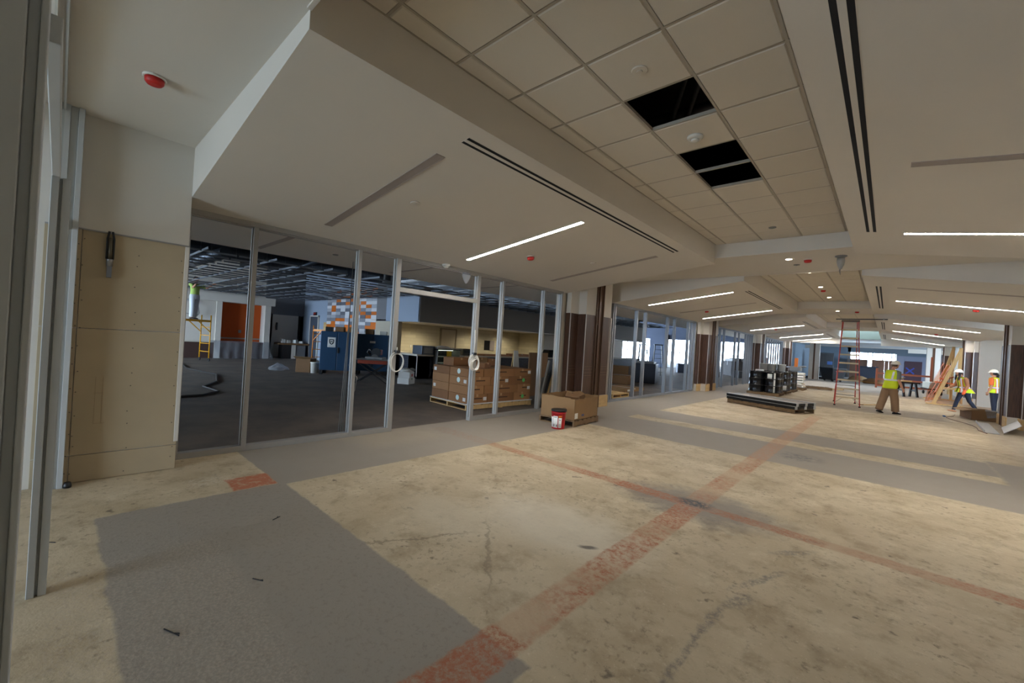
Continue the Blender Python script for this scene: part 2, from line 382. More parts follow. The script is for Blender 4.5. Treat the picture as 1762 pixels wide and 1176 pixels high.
MB().box(-6.25, -5.2, 49.9, 50.2, 2.8, 3.95).build('hall_beam', soff, ceiling)
MB().box(-5.2, 1.2, 49.9, 50.2, 3.05, 3.95).build('hall_beam', soff, ceiling)
MB().box(1.2, XGR+5, 49.9, 50.2, 2.75, 3.95).build('hall_beam', soff, ceiling)
# roof lid so no sky leaks above the corridor, and side closures outside the soffits
MB().box(-27, 14, -9, 36.3, 5.0, 5.1).box(-27, 14, 39.12, 64, 5.0, 5.1).box(-27, XI-.02, 36.3, 39.12, 5.0, 5.1).box(XI, XR, 36.3, 38.0, 5.0, 5.1).box(XR+.02, 14, 36.3, 39.12, 5.0, 5.1).build('roof_lid', dark, ceiling)

# ------------------------------------------------------------------ walls around the corridor
wl = struct('wall_left', MB().box(-6.25, XG-.03, 8.42, 10.98, 0, 3.9).build('wall_left', white))
MB().box(-6.25, XG-.03, 18.2, 20.6, 0, 3.9).build('wall_infill', white, wl)
MB().box(-6.25, XG-.03, 28.4, 30.4, 0, 3.9).build('wall_infill', white, wl)
MB().box(-6.25, XG-.03, 38.4, 39.3, 0, 3.9).build('wall_infill', white, wl)
for a, c in ((.93, 8.42), (10.98, 18.2), (20.6, 28.4), (30.4, 38.4)):
    MB().box(-6.22, XG+.0, a, c, 2.96, 5.0).build('wall_upstand', dark, wl)
# gypsum pier at the near end of the first glass wall
WX = -5.72
pier = MB(); pier.box(-6.35, WX-.016, -.25, .915, 0, ZC)
pier_o = pier.build('wall_pier', white, wl)
MB().box(WX-.016, WX, -.12, .93, 2.437, ZC).build('painted_board', white, wl)
MB().box(-6.3, WX-.02, .915, .93, 2.437, ZC).build('painted_board', white, wl)
MB().box(-6.3, WX-.02, .915, .925, 0, 2.437).build('gypsum_board', gyp, wl)
gpy = [(-.12, .118), (.124, .925)]; gpz = [(.0, .262), (.265, 1.487), (1.49, 2.43)]
for (ya, yb) in gpy:
    for (za, zb) in gpz: MB().box(WX-.016, WX-.002+random.uniform(0, .002), ya, yb, za+.004, zb).build('gypsum_board', gyp, wl, bev=.002)
MB().box(WX-.016, WX+.004, .90, .937, .30, 2.43).build('corner_bead', white, wl, bev=.003)
MB().box(WX-.01, WX+.006, -.12, .93, 2.43, 2.444).build('reveal_trim', frame, wl)
sc_ = MB()
for z in [i*.2+.1 for i in range(12)]:
    for y in (.105, .14, .52, .88): sc_.lathe([(.006, 0), (.005, .002)], 6, (WX, y+random.uniform(-.01, .01), z+random.uniform(-.06, .06)), 'x')
tag(sc_.build('screw', mat('screw_head', (90, 78, 62), .6), wl), kind='stuff')
pencil = mat('pencil_line', (128, 108, 84), .9)
pm = MB(); pm.box(WX-.001, WX+.0005, .27, .272, .56, 1.02).box(WX-.001, WX+.0005, .322, .324, .56, 1.02).box(WX-.001, WX+.0005, .26, .33, .86, .862).box(WX-.001, WX+.0005, .27, .35, .56, .562)
pm.build('pencil_mark', pencil, wl)
# right hand wall
wr = struct('wall_right', MB().box(XGR, XGR+.12, -9, 20.4, 0, 3.9).build('wall_right', white))
MB().box(XGR, 7, 27.95, 28.1, 0, 3.2).build('end_wall', white, wr)
MB().box(XGR+3.2, XGR+3.3, 20.4, 28, 0, 3.2).build('lobby_wall', white, wr)
MB().box(XGR, XGR+3.3, 20.3, 28.1, 3.0, 3.1).build('lobby_ceiling', soff, wr)
MB().box(XGR, XGR+.12, 28.1, 39.3, 0, 3.9).build('wall_infill', mat('blue_grey_wall', (170, 178, 180), .7), wr)

# ------------------------------------------------------------------ glass partitions
def partition(idx, posts, y0, y1, sill=True, door=None, pane=True, w=.055, d=.11, mt=frame, head=True, wide=()):
    R_ = struct('window_%d' % idx)
    x0, x1 = XG-.055, XG+.055
    if head: MB().box(x0, x1, y0, y1, 2.875, 2.945).build('head_rail', mt, R_, bev=.004); MB().box(x0+.03, x1-.03, y0, y1, 2.86, 2.876).build('glazing_bead', mt, R_)
    ps = [y0+.03] + posts + [y1-.03]
    for y in ps:
        ww = .085 if y in wide else w
        m_ = MB(); m_.box(x0, x1, y-ww/2, y+ww/2, 0, 2.875)
        m_.build('mullion', mt, R_, bev=.004)
        if y not in (ps[0],): MB().box(x0+.04, x1-.04, y-ww/2-.012, y-ww/2, .07, 2.86).build('glazing_bead', mt, R_)
    for i in range(len(ps)-1):
        a, c = ps[i]+w/2, ps[i+1]-w/2
        isd = door and abs(ps[i]-door) < .01
        if sill and not isd: MB().box(x0, x1, a, c, 0, .07).build('sill_rail', mt, R_, bev=.004)
        if isd:
            MB().box(x0, x1, a, c, 2.33, 2.41).build('door_head', mt, R_, bev=.004)
            if pane: MB().box(XG-.004, XG+.004, a, c, 2.41, 2.875).build('glass_pane', glassm, R_)
        elif pane: MB().box(XG-.004, XG+.004, a, c, .07, 2.875).build('glass_pane', glassm, R_)
    return R_
partition(1, [1.665, 3.085, 3.765, 5.585, 6.30, 7.71], .94, 8.44, door=3.765, pane=False, wide=(3.765, 5.585))
partition(2, [11.14, 12.62, 13.28, 15.15, 15.85, 17.3, 17.72], 11.0, 18.1, pane=False, w=.07, mt=stud)
partition(3, [21.6, 22.3, 24.3, 25.1, 26.5, 27.0, 27.5, 28.0], 20.9, 28.35, pane=False, sill=False, mt=stud)
partition(4, [31.3, 32, 32.8, 33.6, 34.4, 35.2, 36, 36.8, 37.5], 30.6, 38.3, pane=False, sill=False, mt=stud)

# near frame wall at the left edge of the picture (seen end-on)
nf = struct('door_1')
def post(x, y1, h, wx=.12, dep=.14):
    p = MB(); p.box(x-wx/2, x+wx/2, y1-dep, y1-.05, 0, h)
    p.box(x-wx/2+.035, x+wx/2-.035, y1-.05, y1-.018, 0, h); p.box(x-wx/2+.05, x+wx/2-.05, y1-.018, y1, 0, h)
    return p.build('frame_post', hollow, nf, bev=.003)
def post2(x, ys, h):
    p = MB()
    for (ya, yb, w) in ys: p.box(x-w/2, x+w/2, ya, yb, 0, h)
    return p.build('frame_post', hollow, nf, bev=.003)
post2(-1.75, [(-.145, -.088, .11), (-.088, -.065, .06), (-.065, -.05, .09)], ZC)
post2(-3.56, [(-.06, -.028, .10), (-.028, -.016, .05), (-.016, .018, .09)], 2.39)
post2(-5.64, [(-.06, .0, .1), (.0, .05, .06), (.05, .09, .1)], ZC)
MB().box(-5.6, -1.8, -.058, -.026, 2.39, 2.47).build('frame_transom', hollow, nf, bev=.003)
MB().box(-5.6, -1.8, -.058, -.03, 3.46, ZC).build('frame_head', hollow, nf, bev=.003)
MB().box(-5.6, -1.8, -.044, -.038, 2.47, 3.46).build('glass_pane', glassm, nf)
tag(MB().lathe([(.028, 0), (.03, .02), (.022, .05)], 12, (0, 0, 0)).build('door_stop', black, loc=(-5.60, .12, 0)), 'small black rubber stop on the floor below the gypsum board', 'door stop')

# rear of the building: openings to the sky behind the camera
wb = struct('wall_back', MB().box(-6.4, -4.6, -6.1, -6, 0, 5).box(-2.2, 3.2, -6.1, -6, 0, 5).box(-4.6, -2.2, -6.1, -6, 2.5, 5).build('wall_back', white))
MB().box(-6.4, -6.3, -6, -.25, 0, 5).build('side_wall', white, wb)
portal((-3.4, -6.05, 1.25), (RAD(90), 0, 0), 2.4, 2.5)
# ------------------------------------------------------------------ columns
def column(k, side, label):
    yc = 9.655 + 9.7*k; g = (lambda x: x) if side < 0 else (lambda x: 2*XC-x)
    R_ = root('column', label, 'column', (g(-6.1), yc, 0), group=None)
    def B(x0, x1, y0, y1, z0, z1): return MB().box(g(x0)-g(-6.1), g(x1)-g(-6.1), y0-9.655, y1-9.655, z0, z1)
    T = 2.43
    top = MB()
    for (x0, x1, y0, y1) in ((-6.1, -5.965, 8.665, 10.645), (-5.965, -5.735, 9.025, 10.285)):
        bx = B(x0, x1, y0, y1, .0, 3.515); top.add(bx.v, bx.f)
    top.build('painted_core', white, R_)
    pz = .32
    for (x0, x1, y0, y1) in ((-6.1, -5.955, 8.65, 8.664), (-5.965, -5.95, 8.672, 9.008), (-5.95, -5.728, 9.01, 9.024), (-5.735, -5.72, 9.03, 9.47), (-5.735, -5.72, 9.84, 10.225),
                            (-5.95, -5.728, 10.286, 10.3), (-5.965, -5.95, 10.302, 10.638), (-6.1, -5.955, 10.646, 10.66)):
        B(x0, x1, y0, y1, pz if x1 > -5.93 or side > 0 else .3, T).build('wood_panel', walnut, R_, bev=.002)
    for (x, y) in ((-5.947, 8.652), (-5.717, 9.012), (-5.717, 10.298)):
        B(x-.012, x+.004, y-.012, y+.008, .3, T).build('corner_trim', trimw, R_)
    # bronze channel: web and two flanges standing proud
    b_ = MB()
    for q in ((-5.74, -5.725, 9.49, 9.82), (-5.74, -5.69, 9.48, 9.50), (-5.74, -5.69, 9.81, 9.83), (-5.735, -5.70, 9.60, 9.64)):
        bx = B(*q, .0, 3.5); b_.add(bx.v, bx.f)
    b_.build('bronze_channel', bronze, R_)
    lines = MB()
    for z in (.86, .93, 1.02, 1.09):
        for q in ((-5.721, -5.7185, 9.03, 9.46), (-5.721, -5.7185, 9.85, 10.22), (-5.951, -5.9485, 8.68, 9.0)):
            bx = B(*q, z, z+.006); lines.add(bx.v, bx.f)
    lines.build('inlay_strip', mat('inlay', (120, 96, 78), .4, .3), R_)
    base = MB()
    for q in ((-5.73, -5.70, 9.0, 9.47), (-5.73, -5.70, 9.84, 10.32), (-6.0, -5.93, 8.64, 9.0)):
        bx = B(*q, 0, .31); base.add(bx.v, bx.f)
    base.build('plywood_base', ply, R_, bev=.003)
    return R_
for k, lab in enumerate(['walnut-clad column with bronze channel behind the open cardboard box', 'walnut-clad column on the left, second from the camera, with plywood base', 'walnut-clad column on the left, behind the black drums', 'farthest walnut-clad column on the left, before the far hall']):
    column(k, -1, lab)
for k, lab in ((1, 'walnut-clad column at the right edge beside the sheet-metal channels'), (2, 'walnut-clad column on the right behind the timber brace'), (3, 'farthest walnut-clad column on the right, by the hall')):
    column(k, 1, lab)

# ------------------------------------------------------------------ ceiling fittings
ang = atan(SL)
def on_soffit(o, x, y, dz=0): o.location = (x, y, sz(x)+dz); o.rotation_euler = (0, -ang if x < XC else ang, 0)
def strip(x0, x1, y, lit, label):
    R_ = root('strip_light', label, 'light'); xm = (x0+x1)/2; on_soffit(R_, xm, y); h = (x1-x0)/2/cos(ang)
    hw_ = .033 if lit else .045
    MB().box(-h, h, -hw_, hw_, -.004, .002).build('diffuser', litm if lit else unlit, R_)
    fr = MB().box(-h-.008, h+.008, -hw_-.008, -hw_, -.006, .002).box(-h-.008, h+.008, hw_, hw_+.008, -.006, .002).box(-h-.008, -h, -hw_, hw_, -.006, .002).box(h, h+.008, -hw_, hw_, -.006, .002)
    fr.build('trim_frame', soff if lit else unlit, R_)
LS = [(2.35, 0, 'unlit grey ceiling strip nearest the gypsum board, left soffit'), (4.8, 1, 'lit linear ceiling light above the glass doorway, left soffit'), (7.25, 0, 'unlit ceiling strip above the open cardboard box'),
      (12.25, 1, 'lit ceiling strip just past the first column, left side'), (14.85, 0, 'unlit thin strip between two lit ones, left second bay'), (17.3, 1, 'lit ceiling strip before the second left column'),
      (25.0, 1, 'lit ceiling strip above the studs of the third left bay'), (33.0, 1, 'short-looking lit strip in the far left bay, nearer of two'), (38.2, 1, 'lit strip at the far end of the left soffit')]
for y, l, lab in LS: strip(-5.55, -3.2, y, l, lab)
RS = [(4.8, 0, 'unlit ceiling strip at the upper right of the picture'), (7.28, 1, 'large lit ceiling strip at the right edge of the picture'), (12.4, 0, 'unlit thin strip on the right soffit beyond the first bay'),
      (14.9, 1, 'lit ceiling strip with a red cap beside it, right second bay'), (22.8, 1, 'lit ceiling strip above the two people at right'), (28.0, 1, 'lit ceiling strip, second from the end on the right'), (36.0, 1, 'lit ceiling strip nearest the far hall on the right')]
for y, l, lab in RS: strip(.07, 2.43, y, l, lab)
def slot(x, y0, y1, label):
    R_ = root('slot_diffuser', label, 'air diffuser'); on_soffit(R_, x, (y0+y1)/2); h = (y1-y0)/2
    for s in (-1, 1): MB().box(s*.034-.016, s*.034+.016, -h, h, -.003, .002).build('slot', dark, R_)
    MB().box(-.055, .055, -h-.004, h+.004, -.002, .0015).build('frame', soff, R_)
    MB().box(-.018, .018, -h, h, -.0045, .001).build('centre_bar', soff, R_)
for x, y0, y1, lab in ((-2.85, 2.35, 7.25, 'long double slot diffuser beside the tile tray, left soffit'), (-2.9, 12.4, 17.2, 'double slot diffuser in the second left bay'), (-2.96, 22.9, 27.8, 'double slot diffuser in the third left bay'), (-3.0, 32.4, 38.4, 'short-looking slot diffuser in the far left bay'),
                       (-.25, 2.35, 7.2, 'long black double slot diffuser overhead at upper right'), (-.25, 12.35, 17.25, 'short double slot diffuser on the right second bay'), (-.26, 23, 27.7, 'slot diffuser on the right third bay'), (-.27, 32.5, 38.4, 'farthest slot diffuser on the right')):
    slot(x, y0, y1, lab)
def red_detector(label, loc=None, sof=None):
    R_ = root('smoke_detector', label, 'detector')
    if sof: on_soffit(R_, *sof)
    else: R_.location = loc
    MB().lathe([(.075, 0), (.075, -.012), (.07, -.016)], 20).build('base_plate', whitep, R_)
    MB().lathe([(.062, -.016), (.06, -.045), (.048, -.06), (.03, -.064)], 20).build('dust_cap', redcap, R_)
red_detector('red-capped smoke detector on the ceiling above the gypsum board', (-4.36, .43, ZC))
red_detector('red-capped detector on the flat ceiling beside the hanging pole', (-1.22, 9.5, ZC))
red_detector('red-capped detector in the second tile tray', (-1.57, 15.6, ZT))
red_detector('red-capped detector on the flat ceiling past the second tray', (-.95, 19.8, ZC))
for lab, s_ in (('red-capped detector on the left soffit next to the lit strip', (-4.7, 5.5)), ('red-capped detector between strips in the second left bay', (-4.77, 15.2)), ('tiny red-capped detector in the third left bay', (-4.5, 25.6)), ('red-capped detector touching the lit strip on the right', (1.54, 15.3)), ('red-capped detector in the third right bay', (1.5, 26.3))):
    red_detector(lab, sof=s_)
def disc(name, label, cat, loc=None, sof=None, r=.055, mt=soff, drop=.012):
    R_ = root(name, label, cat)
    if sof: on_soffit(R_, *sof)
    else: R_.location = loc
    MB().lathe([(r, 0), (r, -drop*.6), (r*.92, -drop)], 24).build('cover_plate', mt, R_)
    MB().lathe([(r*.4, -drop), (r*.35, -drop*1.6)], 12).build('centre_cap', mt, R_)
disc('sprinkler', 'round white sprinkler cover near the unlit strip, left soffit', 'sprinkler', sof=(-4.22, 2.78))
disc('sprinkler', 'round white sprinkler cover above the cardboard box', 'sprinkler', sof=(-4.19, 6.73))
disc('sprinkler', 'sprinkler cover beside the first lit strip of the second left bay', 'sprinkler', sof=(-4.1, 12.9))
disc('ceiling_speaker', 'round cover plate in the tile before the first dark opening', 'ceiling plate', (-1.52, 2.93, ZT-.006), r=.062, mt=tilem)
disc('sprinkler', 'round sprinkler cover in the far part of the first tile tray', 'sprinkler', (-1.52, 7.86, ZT-.006), r=.055, mt=greyp)
R_ = root('smoke_detector', 'white smoke detector in the tile between the two dark openings', 'detector', (-1.524, 4.18, ZT-.006))
MB().lathe([(.075, 0), (.075, -.015), (.06, -.03)], 24).build('base_plate', whitep, R_); MB().lathe([(.04, -.03), (.038, -.045), (.02, -.05)], 16).build('sensor_head', whitep, R_)
R_ = root('motion_sensor', 'white round sensor on the soffit edge over the glass doorway', 'sensor'); on_soffit(R_, -6.02, 4.7)
MB().lathe([(.075, 0), (.075, -.02), (.05, -.045)], 20).build('base_plate', whitep, R_); MB().lathe([(.045, -.045), (.03, -.065)], 16).build('lens', whitep, R_)
can_lit = mat('can_lens', (255, 244, 225), .4, emit=9)
def can(label, loc):
    R_ = root('downlight', label, 'light', loc)
    MB().lathe([(.09, .0), (.09, -.006), (.075, -.008)], 24).build('trim_ring', soff, R_); MB().lathe([(.055, -.004), (.052, -.0095)], 20).build('lens', can_lit, R_)
can('round lit downlight on the flat ceiling past the first tile tray', (-1.5, 9.33, ZC))
can('round lit downlight at the near end of the second tile tray', (-1.54, 12.34, ZT-.006))
can('round lit downlight in the middle of the second tile tray', (-1.57, 14.9, ZT-.006))
can('round lit downlight at the far end of the second tile tray', (-1.58, 17.4, ZT-.006))
can('small lit downlight on the flat ceiling before the third bay', (-1.5, 19.6, ZC))
disc('sprinkler', 'sprinkler cover on the flat ceiling behind the first downlight', 'sprinkler', (-1.46, 9.95, ZC), mt=greyp)
# projector pole wrapped in plastic
R_ = root('ceiling_mount', 'grey ceiling pole mount wrapped in plastic with a dangling tail', 'ceiling mount', (-.72, 9.4, ZC))
MB().lathe([(.09, 0), (.09, -.012), (.06, -.03), (.04, -.035)], 20).build('flange', greyp, R_)
MB().lathe([(.055, -.03), (.062, -.10), (.05, -.17), (.03, -.21), (.022, -.24)], 14, sx=1, sy=.9).build('plastic_wrap', mat('wrap', (150, 148, 142), .4), R_)
MB().tube([(0, 0, -.2), (-.008, .004, -.27), (.004, 0, -.34)], [.012, .01, .004], 8).build('tail', greyp, R_)

# ------------------------------------------------------------------ dining hall beyond the glass: shell
hall = struct('wall_hall', MB().box(-24.5, -24.2, -9, 9.2, 0, 5).build('wall_hall', white))
IC = MB(); IC.box(-8.35, XG-.03, -1.5, 40, 2.94, 2.98); IC.box(-8.38, -8.35, -1.5, 40, 2.935, 3.45)
ic = struct('ceiling_hall', IC.build('ceiling_hall', soff))
MB().box(-26, -8.38, -9, 41, 4.75, 4.85).build('roof_deck', deckm, ic)
for y in range(-8, 41, 2): MB().box(-26, -8.4, y, y+.08, 4.45, 4.75).build('roof_joist', deckm, ic)
MB().box(-8.4, -8.38, -9, 41, 3.4, 4.8).build('bulkhead_back', dark, ic)
for y0, lab in ((2.2, 0), (4.75, 1), (7.2, 2)):
    MB().box(-8.05, -6.45, y0, y0+.09, 2.936, 2.941).build('unlit_strip', unlit, ic)
MB().lathe([(.05, 0), (.045, -.012)], 16, (-7.2, 3.2, 2.94)).build('sprinkler_cover', greyp, ic)
# window wall on the near side of the hall (daylight) and far window wall
ws = struct('wall_south', MB().box(-24.5, -6.2, -5.1, -5, 0, .2).box(-24.5, -6.2, -5.1, -5, 4.0, 5).box(-14.8, -6.2, -5.1, -5, .2, 4.0).build('wall_south', white))
for x in (-24.4, -21.4, -18.4): MB().box(x, x+.2, -5.1, -5, .2, 4.0).build('wall_pier', white, ws)
portal((-19.5, -4.95, 2.1), (RAD(90), 0, 0), 9.4, 3.8)
MB().box(-6.3, -6.2, -9, -.3, 0, 5).build('side_wall', white, ws)
wn = struct('wall_north', MB().box(-27, -21.4, 40, 40.2, 0, 5).box(-21.4, -6.2, 40, 40.2, 2.75, 5).box(-17.6, -16.0, 39.6, 40.2, 0, 3.2).build('wall_north', mat('slate_paint', (70, 78, 96), .8)))
portal((-13.8, 40.05, 1.4), (RAD(-90), 0, 0), 15, 2.7)
w5 = struct('window_5')
for x in (-21.3, -20.2, -18.9, -17.65, -15.95, -14.8, -13.65, -12.35, -11.2, -10.05, -8.9, -7.75, -6.6): MB().box(x-.03, x+.03, 40.02, 40.12, 0, 2.75).build('mullion', frame, w5)
for z in (.05, 1.55): MB().box(-21.3, -6.6, 40.03, 40.11, z-.03, z+.03).build('transom', frame, w5)
# long wall facing the camera side: exit door, coloured tiles, return beside the counter
wt = struct('wall_feature', MB().box(-24.5, -16.2, 9.2, 9.4, 0, 5).build('wall_feature', bluegrey))
MB().box(-24.5, -24.2, 7.25, 9.2, 0, 5).build('grey_wall', greywall, wt)
MB().box(-24.2, -24.15, 7.3, 9.2, 2.28, 4.9).build('grey_wall', greywall, wt)
MB().box(-24.2, -24.12, 7.62, 8.9, 0, 2.27).build('white_door_panel', white, wt); MB().box(-24.12, -24.08, 7.78, 7.86, 1.45, 1.85).build('door_pull', black, wt); MB().box(-24.2, -24.1, 8.92, 9.0, 0, 2.28).build('dark_jamb', dark, wt)
d2 = struct('door_2', MB().box(-23.1, -22.15, 9.15, 9.2, 0, 2.28).build('door_2', mat('slate_door', (66, 72, 84), .6)))
MB().box(-23.18, -23.1, 9.13, 9.2, 0, 2.34).box(-22.15, -22.07, 9.13, 9.2, 0, 2.34).box(-23.18, -22.07, 9.13, 9.2, 2.28, 2.34).build('door_frame', white, d2)
MB().box(-22.3, -22.25, 9.10, 9.15, 1.0, 1.05).build('door_handle', steel, d2)
es = root('exit_sign', 'dark exit sign over the slate door in the dining hall', 'sign', (-22.6, 9.17, 2.43))
MB().box(-.17, .17, -.03, .03, -.09, .09).build('housing', black, es)
fc = bpy.data.curves.new('exit_lettering', 'FONT'); fc.body = 'EXIT'; fc.size = .15; fc.align_x = 'CENTER'; fc.align_y = 'CENTER'; fc.extrude = .002
ft = bpy.data.objects.new('tmp', fc); COL.objects.link(ft); fm = bpy.data.meshes.new_from_object(ft.evaluated_get(bpy.context.evaluated_depsgraph_get())); bpy.data.objects.remove(ft); fm.materials.clear(); fm.materials.append(redcap)
obj('lettering', fm, es, (0, -.033, 0), (RAD(90), 0, 0))
MB().box(-21.55, -20.9, 9.19, 9.2, 0, 2.0).build('timber_sheet', ply, wt)
# coloured wall tiles, each its own piece
tcol = [mat('tile_orange', (206, 110, 36), .4), mat('tile_white', (206, 206, 208), .4), mat('tile_grey', (128, 130, 138), .4), mat('tile_silver', (168, 170, 176), .4), mat('tile_slate', (98, 100, 108), .4)]
rt_ = random.Random(3); TW, TH = .49, .155
tm = {}
for ci in range(5):
    for hh_ in (1, 2): tm[ci, hh_] = MB().box(.004, TW-.004, -.012, 0, .004, TH*hh_-.004).mesh('wall_tile', tcol[ci])
MB().box(-21.2, -16.25, 9.185, 9.2, .05, 3.6).build('tile_backer', mat('grout', (120, 120, 122), .9), wt)
for c_ in range(10):
    x = -21.18+c_*TW; z = .06 + (0 if c_ % 2 else -.0); last = -1
    while z < 3.5:
        ci = rt_.choice([0, 0, 1, 1, 1, 2, 3, 3, 4]); 
        while ci == last: ci = rt_.choice([0, 1, 1, 2, 3, 3, 4])
        h = 2 if (ci == 0 and rt_.random() < .5 or ci == 1 and rt_.random() < .3) and z < 3.2 else 1
        obj('wall_tile', tm[ci, h], wt, (x, 9.185+rt_.uniform(-.003, .003), z)); z += TH*h; last = ci
MB().box(-16.24, -16.2, 9.17, 9.2, .05, 3.6).build('tile_edge_trim', trimw, wt)
# return wall, bulkhead and beige back wall of the servery
sv = struct('wall_servery', MB().box(-16.2, -14.5, 9.1, 9.3, 0, 2.13).build('wall_servery', mat('servery_return', (176, 166, 146), .7)))
MB().box(-16.2, -15.25, 9.1, 9.3, 2.13, 5).build('grey_return', greywall, sv)
MB().box(-15.25, -12.92, 9.0, 9.1, 2.13, 3.47).build('bulkhead_end', bluegrey, sv)
MB().box(-12.98, -12.9, 9.0, 27.8, 2.13, 3.47).build('bulkhead_face', darkgrey, sv)
MB().box(-16.6, -12.98, 9.1, 27.8, 2.15, 2.2).build('bulkhead_soffit', white, sv)
MB().box(-12.985, -12.895, 9.0, 27.8, 2.115, 2.135).build('edge_trim', trimw, sv); MB().box(-14.56, -14.48, 9.06, 9.12, .9, 2.13).build('corner_trim', trimw, sv)
btile = bpy.data.materials.new('beige_wall_tile'); btile.use_nodes = True
def brick_mat(mt, c1, c2, c3, w, h):
    nt = mt.node_tree; b = nt.nodes['Principled BSDF']; tc = nt.nodes.new('ShaderNodeTexCoord'); mp = nt.nodes.new('ShaderNodeMapping')
    mp.inputs['Rotation'].default_value = (RAD(90), 0, RAD(90)); br = nt.nodes.new('ShaderNodeTexBrick')
    br.inputs['Color1'].default_value = lin(c1); br.inputs['Color2'].default_value = lin(c2); br.inputs['Mortar'].default_value = lin(c3); br.inputs['Scale'].default_value = 1
    br.inputs['Brick Width'].default_value = w; br.inputs['Row Height'].default_value = h; br.inputs['Mortar Size'].default_value = .006
    sx = nt.nodes.new('ShaderNodeSeparateXYZ'); cx_ = nt.nodes.new('ShaderNodeCombineXYZ'); nt.links.new(tc.outputs['Object'], sx.inputs[0])
    ad = nt.nodes.new('ShaderNodeMath'); nt.links.new(sx.outputs[0], ad.inputs[0]); nt.links.new(sx.outputs[1], ad.inputs[1])
    nt.links.new(ad.outputs[0], cx_.inputs[0]); nt.links.new(sx.outputs[2], cx_.inputs[1]); nt.links.new(cx_.outputs[0], br.inputs['Vector'])
    nt.links.new(br.outputs[0], b.inputs['Base Color']); b.inputs['Roughness'].default_value = .4
brick_mat(btile, (206, 196, 164), (188, 178, 148), (178, 168, 140), .6, .15)
ntile = bpy.data.materials.new('navy_counter_tile'); ntile.use_nodes = True; brick_mat(ntile, (44, 46, 58), (34, 36, 46), (70, 70, 78), .3, .075)
MB().box(-16.6, -16.4, 9.3, 18.6, 0, 2.15).build('back_wall', btile, sv)
MB().box(-16.6, -14.6, 18.6, 18.75, 0, 2.15).build('cross_wall', btile, sv)
MB().box(-14.7, -14.6, 18.75, 28.2, 0, 2.15).build('back_wall', white, sv); MB().box(-14.6, -14.56, 24.2, 26.6, .3, 1.95).build('grey_panel', greywall, sv)
MB().box(-16.6, -12.9, 27.8, 27.9, 2.13, 3.47).build('bulkhead_end', darkgrey, sv)
d3 = struct('door_3', MB().box(-16.4, -16.35, 12.75, 13.65, 0, 2.0).build('door_3', mat('beige_door', (190, 178, 150), .6)))
MB().box(-16.4, -16.33, 12.68, 12.75, 0, 2.06).box(-16.4, -16.33, 13.65, 13.72, 0, 2.06).box(-16.4, -16.33, 12.68, 13.72, 2.0, 2.06).build('door_frame', mat('door_frame_tan', (140, 128, 104), .6), d3)
MB().box(-16.35, -16.3, 13.5, 13.56, 1.0, 1.05).build('door_handle', steel, d3)
MB().box(-16.42, -16.39, 15.75, 16.15, 1.05, 1.58).build('pass_opening', dark, sv); MB().box(-16.4, -16.36, 16.15, 16.5, 1.05, 1.58).build('pass_shutter', unlit, sv)
for i, y in enumerate((11.0, 11.25, 11.6)): MB().box(-16.4, -16.385, y, y+.08, 1.05, 1.17).build('outlet_plate', whitep, sv)
for i, y in enumerate((9.8, 11.2, 14.6, 17.0)):
    R_ = root('downlight', ['warm downlight over the return end of the servery counter', 'warm downlight left of the beige servery door', 'warm downlight over the middle of the servery', 'warm downlight near the far corner of the servery'][i], 'light', (-15.4, y, 2.15))
    MB().lathe([(.07, 0), (.07, -.008)], 16).build('trim_ring', white, R_)
    l = bpy.data.lights.new('spot', 'SPOT'); l.energy = 42; l.color = (1, .9, .7); l.spot_size = RAD(160); l.spot_blend = .9; l.shadow_soft_size = .06
    o = bpy.data.objects.new('lamp', l); o.location = (0, 0, -.02); COL.objects.link(o); o.parent = R_
# counters
R_ = root('servery_counter', 'long servery counter with navy tile front and pale top', 'counter', (-12.9, 9, 0))
MB().box(-3.4, -.02, .02, .6, .1, .86).build('end_front', ntile, R_); MB().box(-.6, -.02, .02, .72, .1, .86).build('long_front', ntile, R_); MB().box(-.6, -.02, 1.9, 12, .1, .86).build('long_front', ntile, R_)
MB().box(-3.45, .03, -.03, .66, .86, .92).box(-.7, .03, .66, .73, .86, .92).build('counter_top', ctr, R_); MB().box(-.7, .03, 1.89, 12, .86, .92).build('counter_top', ctr, R_)
MB().box(-3.3, -.06, .06, .6, 0, .1).box(-.6, -.06, .06, .7, 0, .1).build('toe_kick', black, R_); MB().box(-.6, -.06, 1.92, 12, 0, .1).build('toe_kick', black, R_)
MB().box(-.03, -.005, .0, .03, .1, .86).build('corner_trim', trimw, R_)
R_ = root('counter', 'far navy-tiled counter with white top seen past the first column', 'counter', (-12.3, 22.5, 0))
MB().box(-.6, 0, 0, 3.8, .1, .95).build('front', ntile, R_); MB().box(-.65, .04, -.04, 3.85, .95, 1.0).build('counter_top', whitep, R_); MB().box(-.55, -.05, .05, 3.75, 0, .1).build('toe_kick', black, R_)
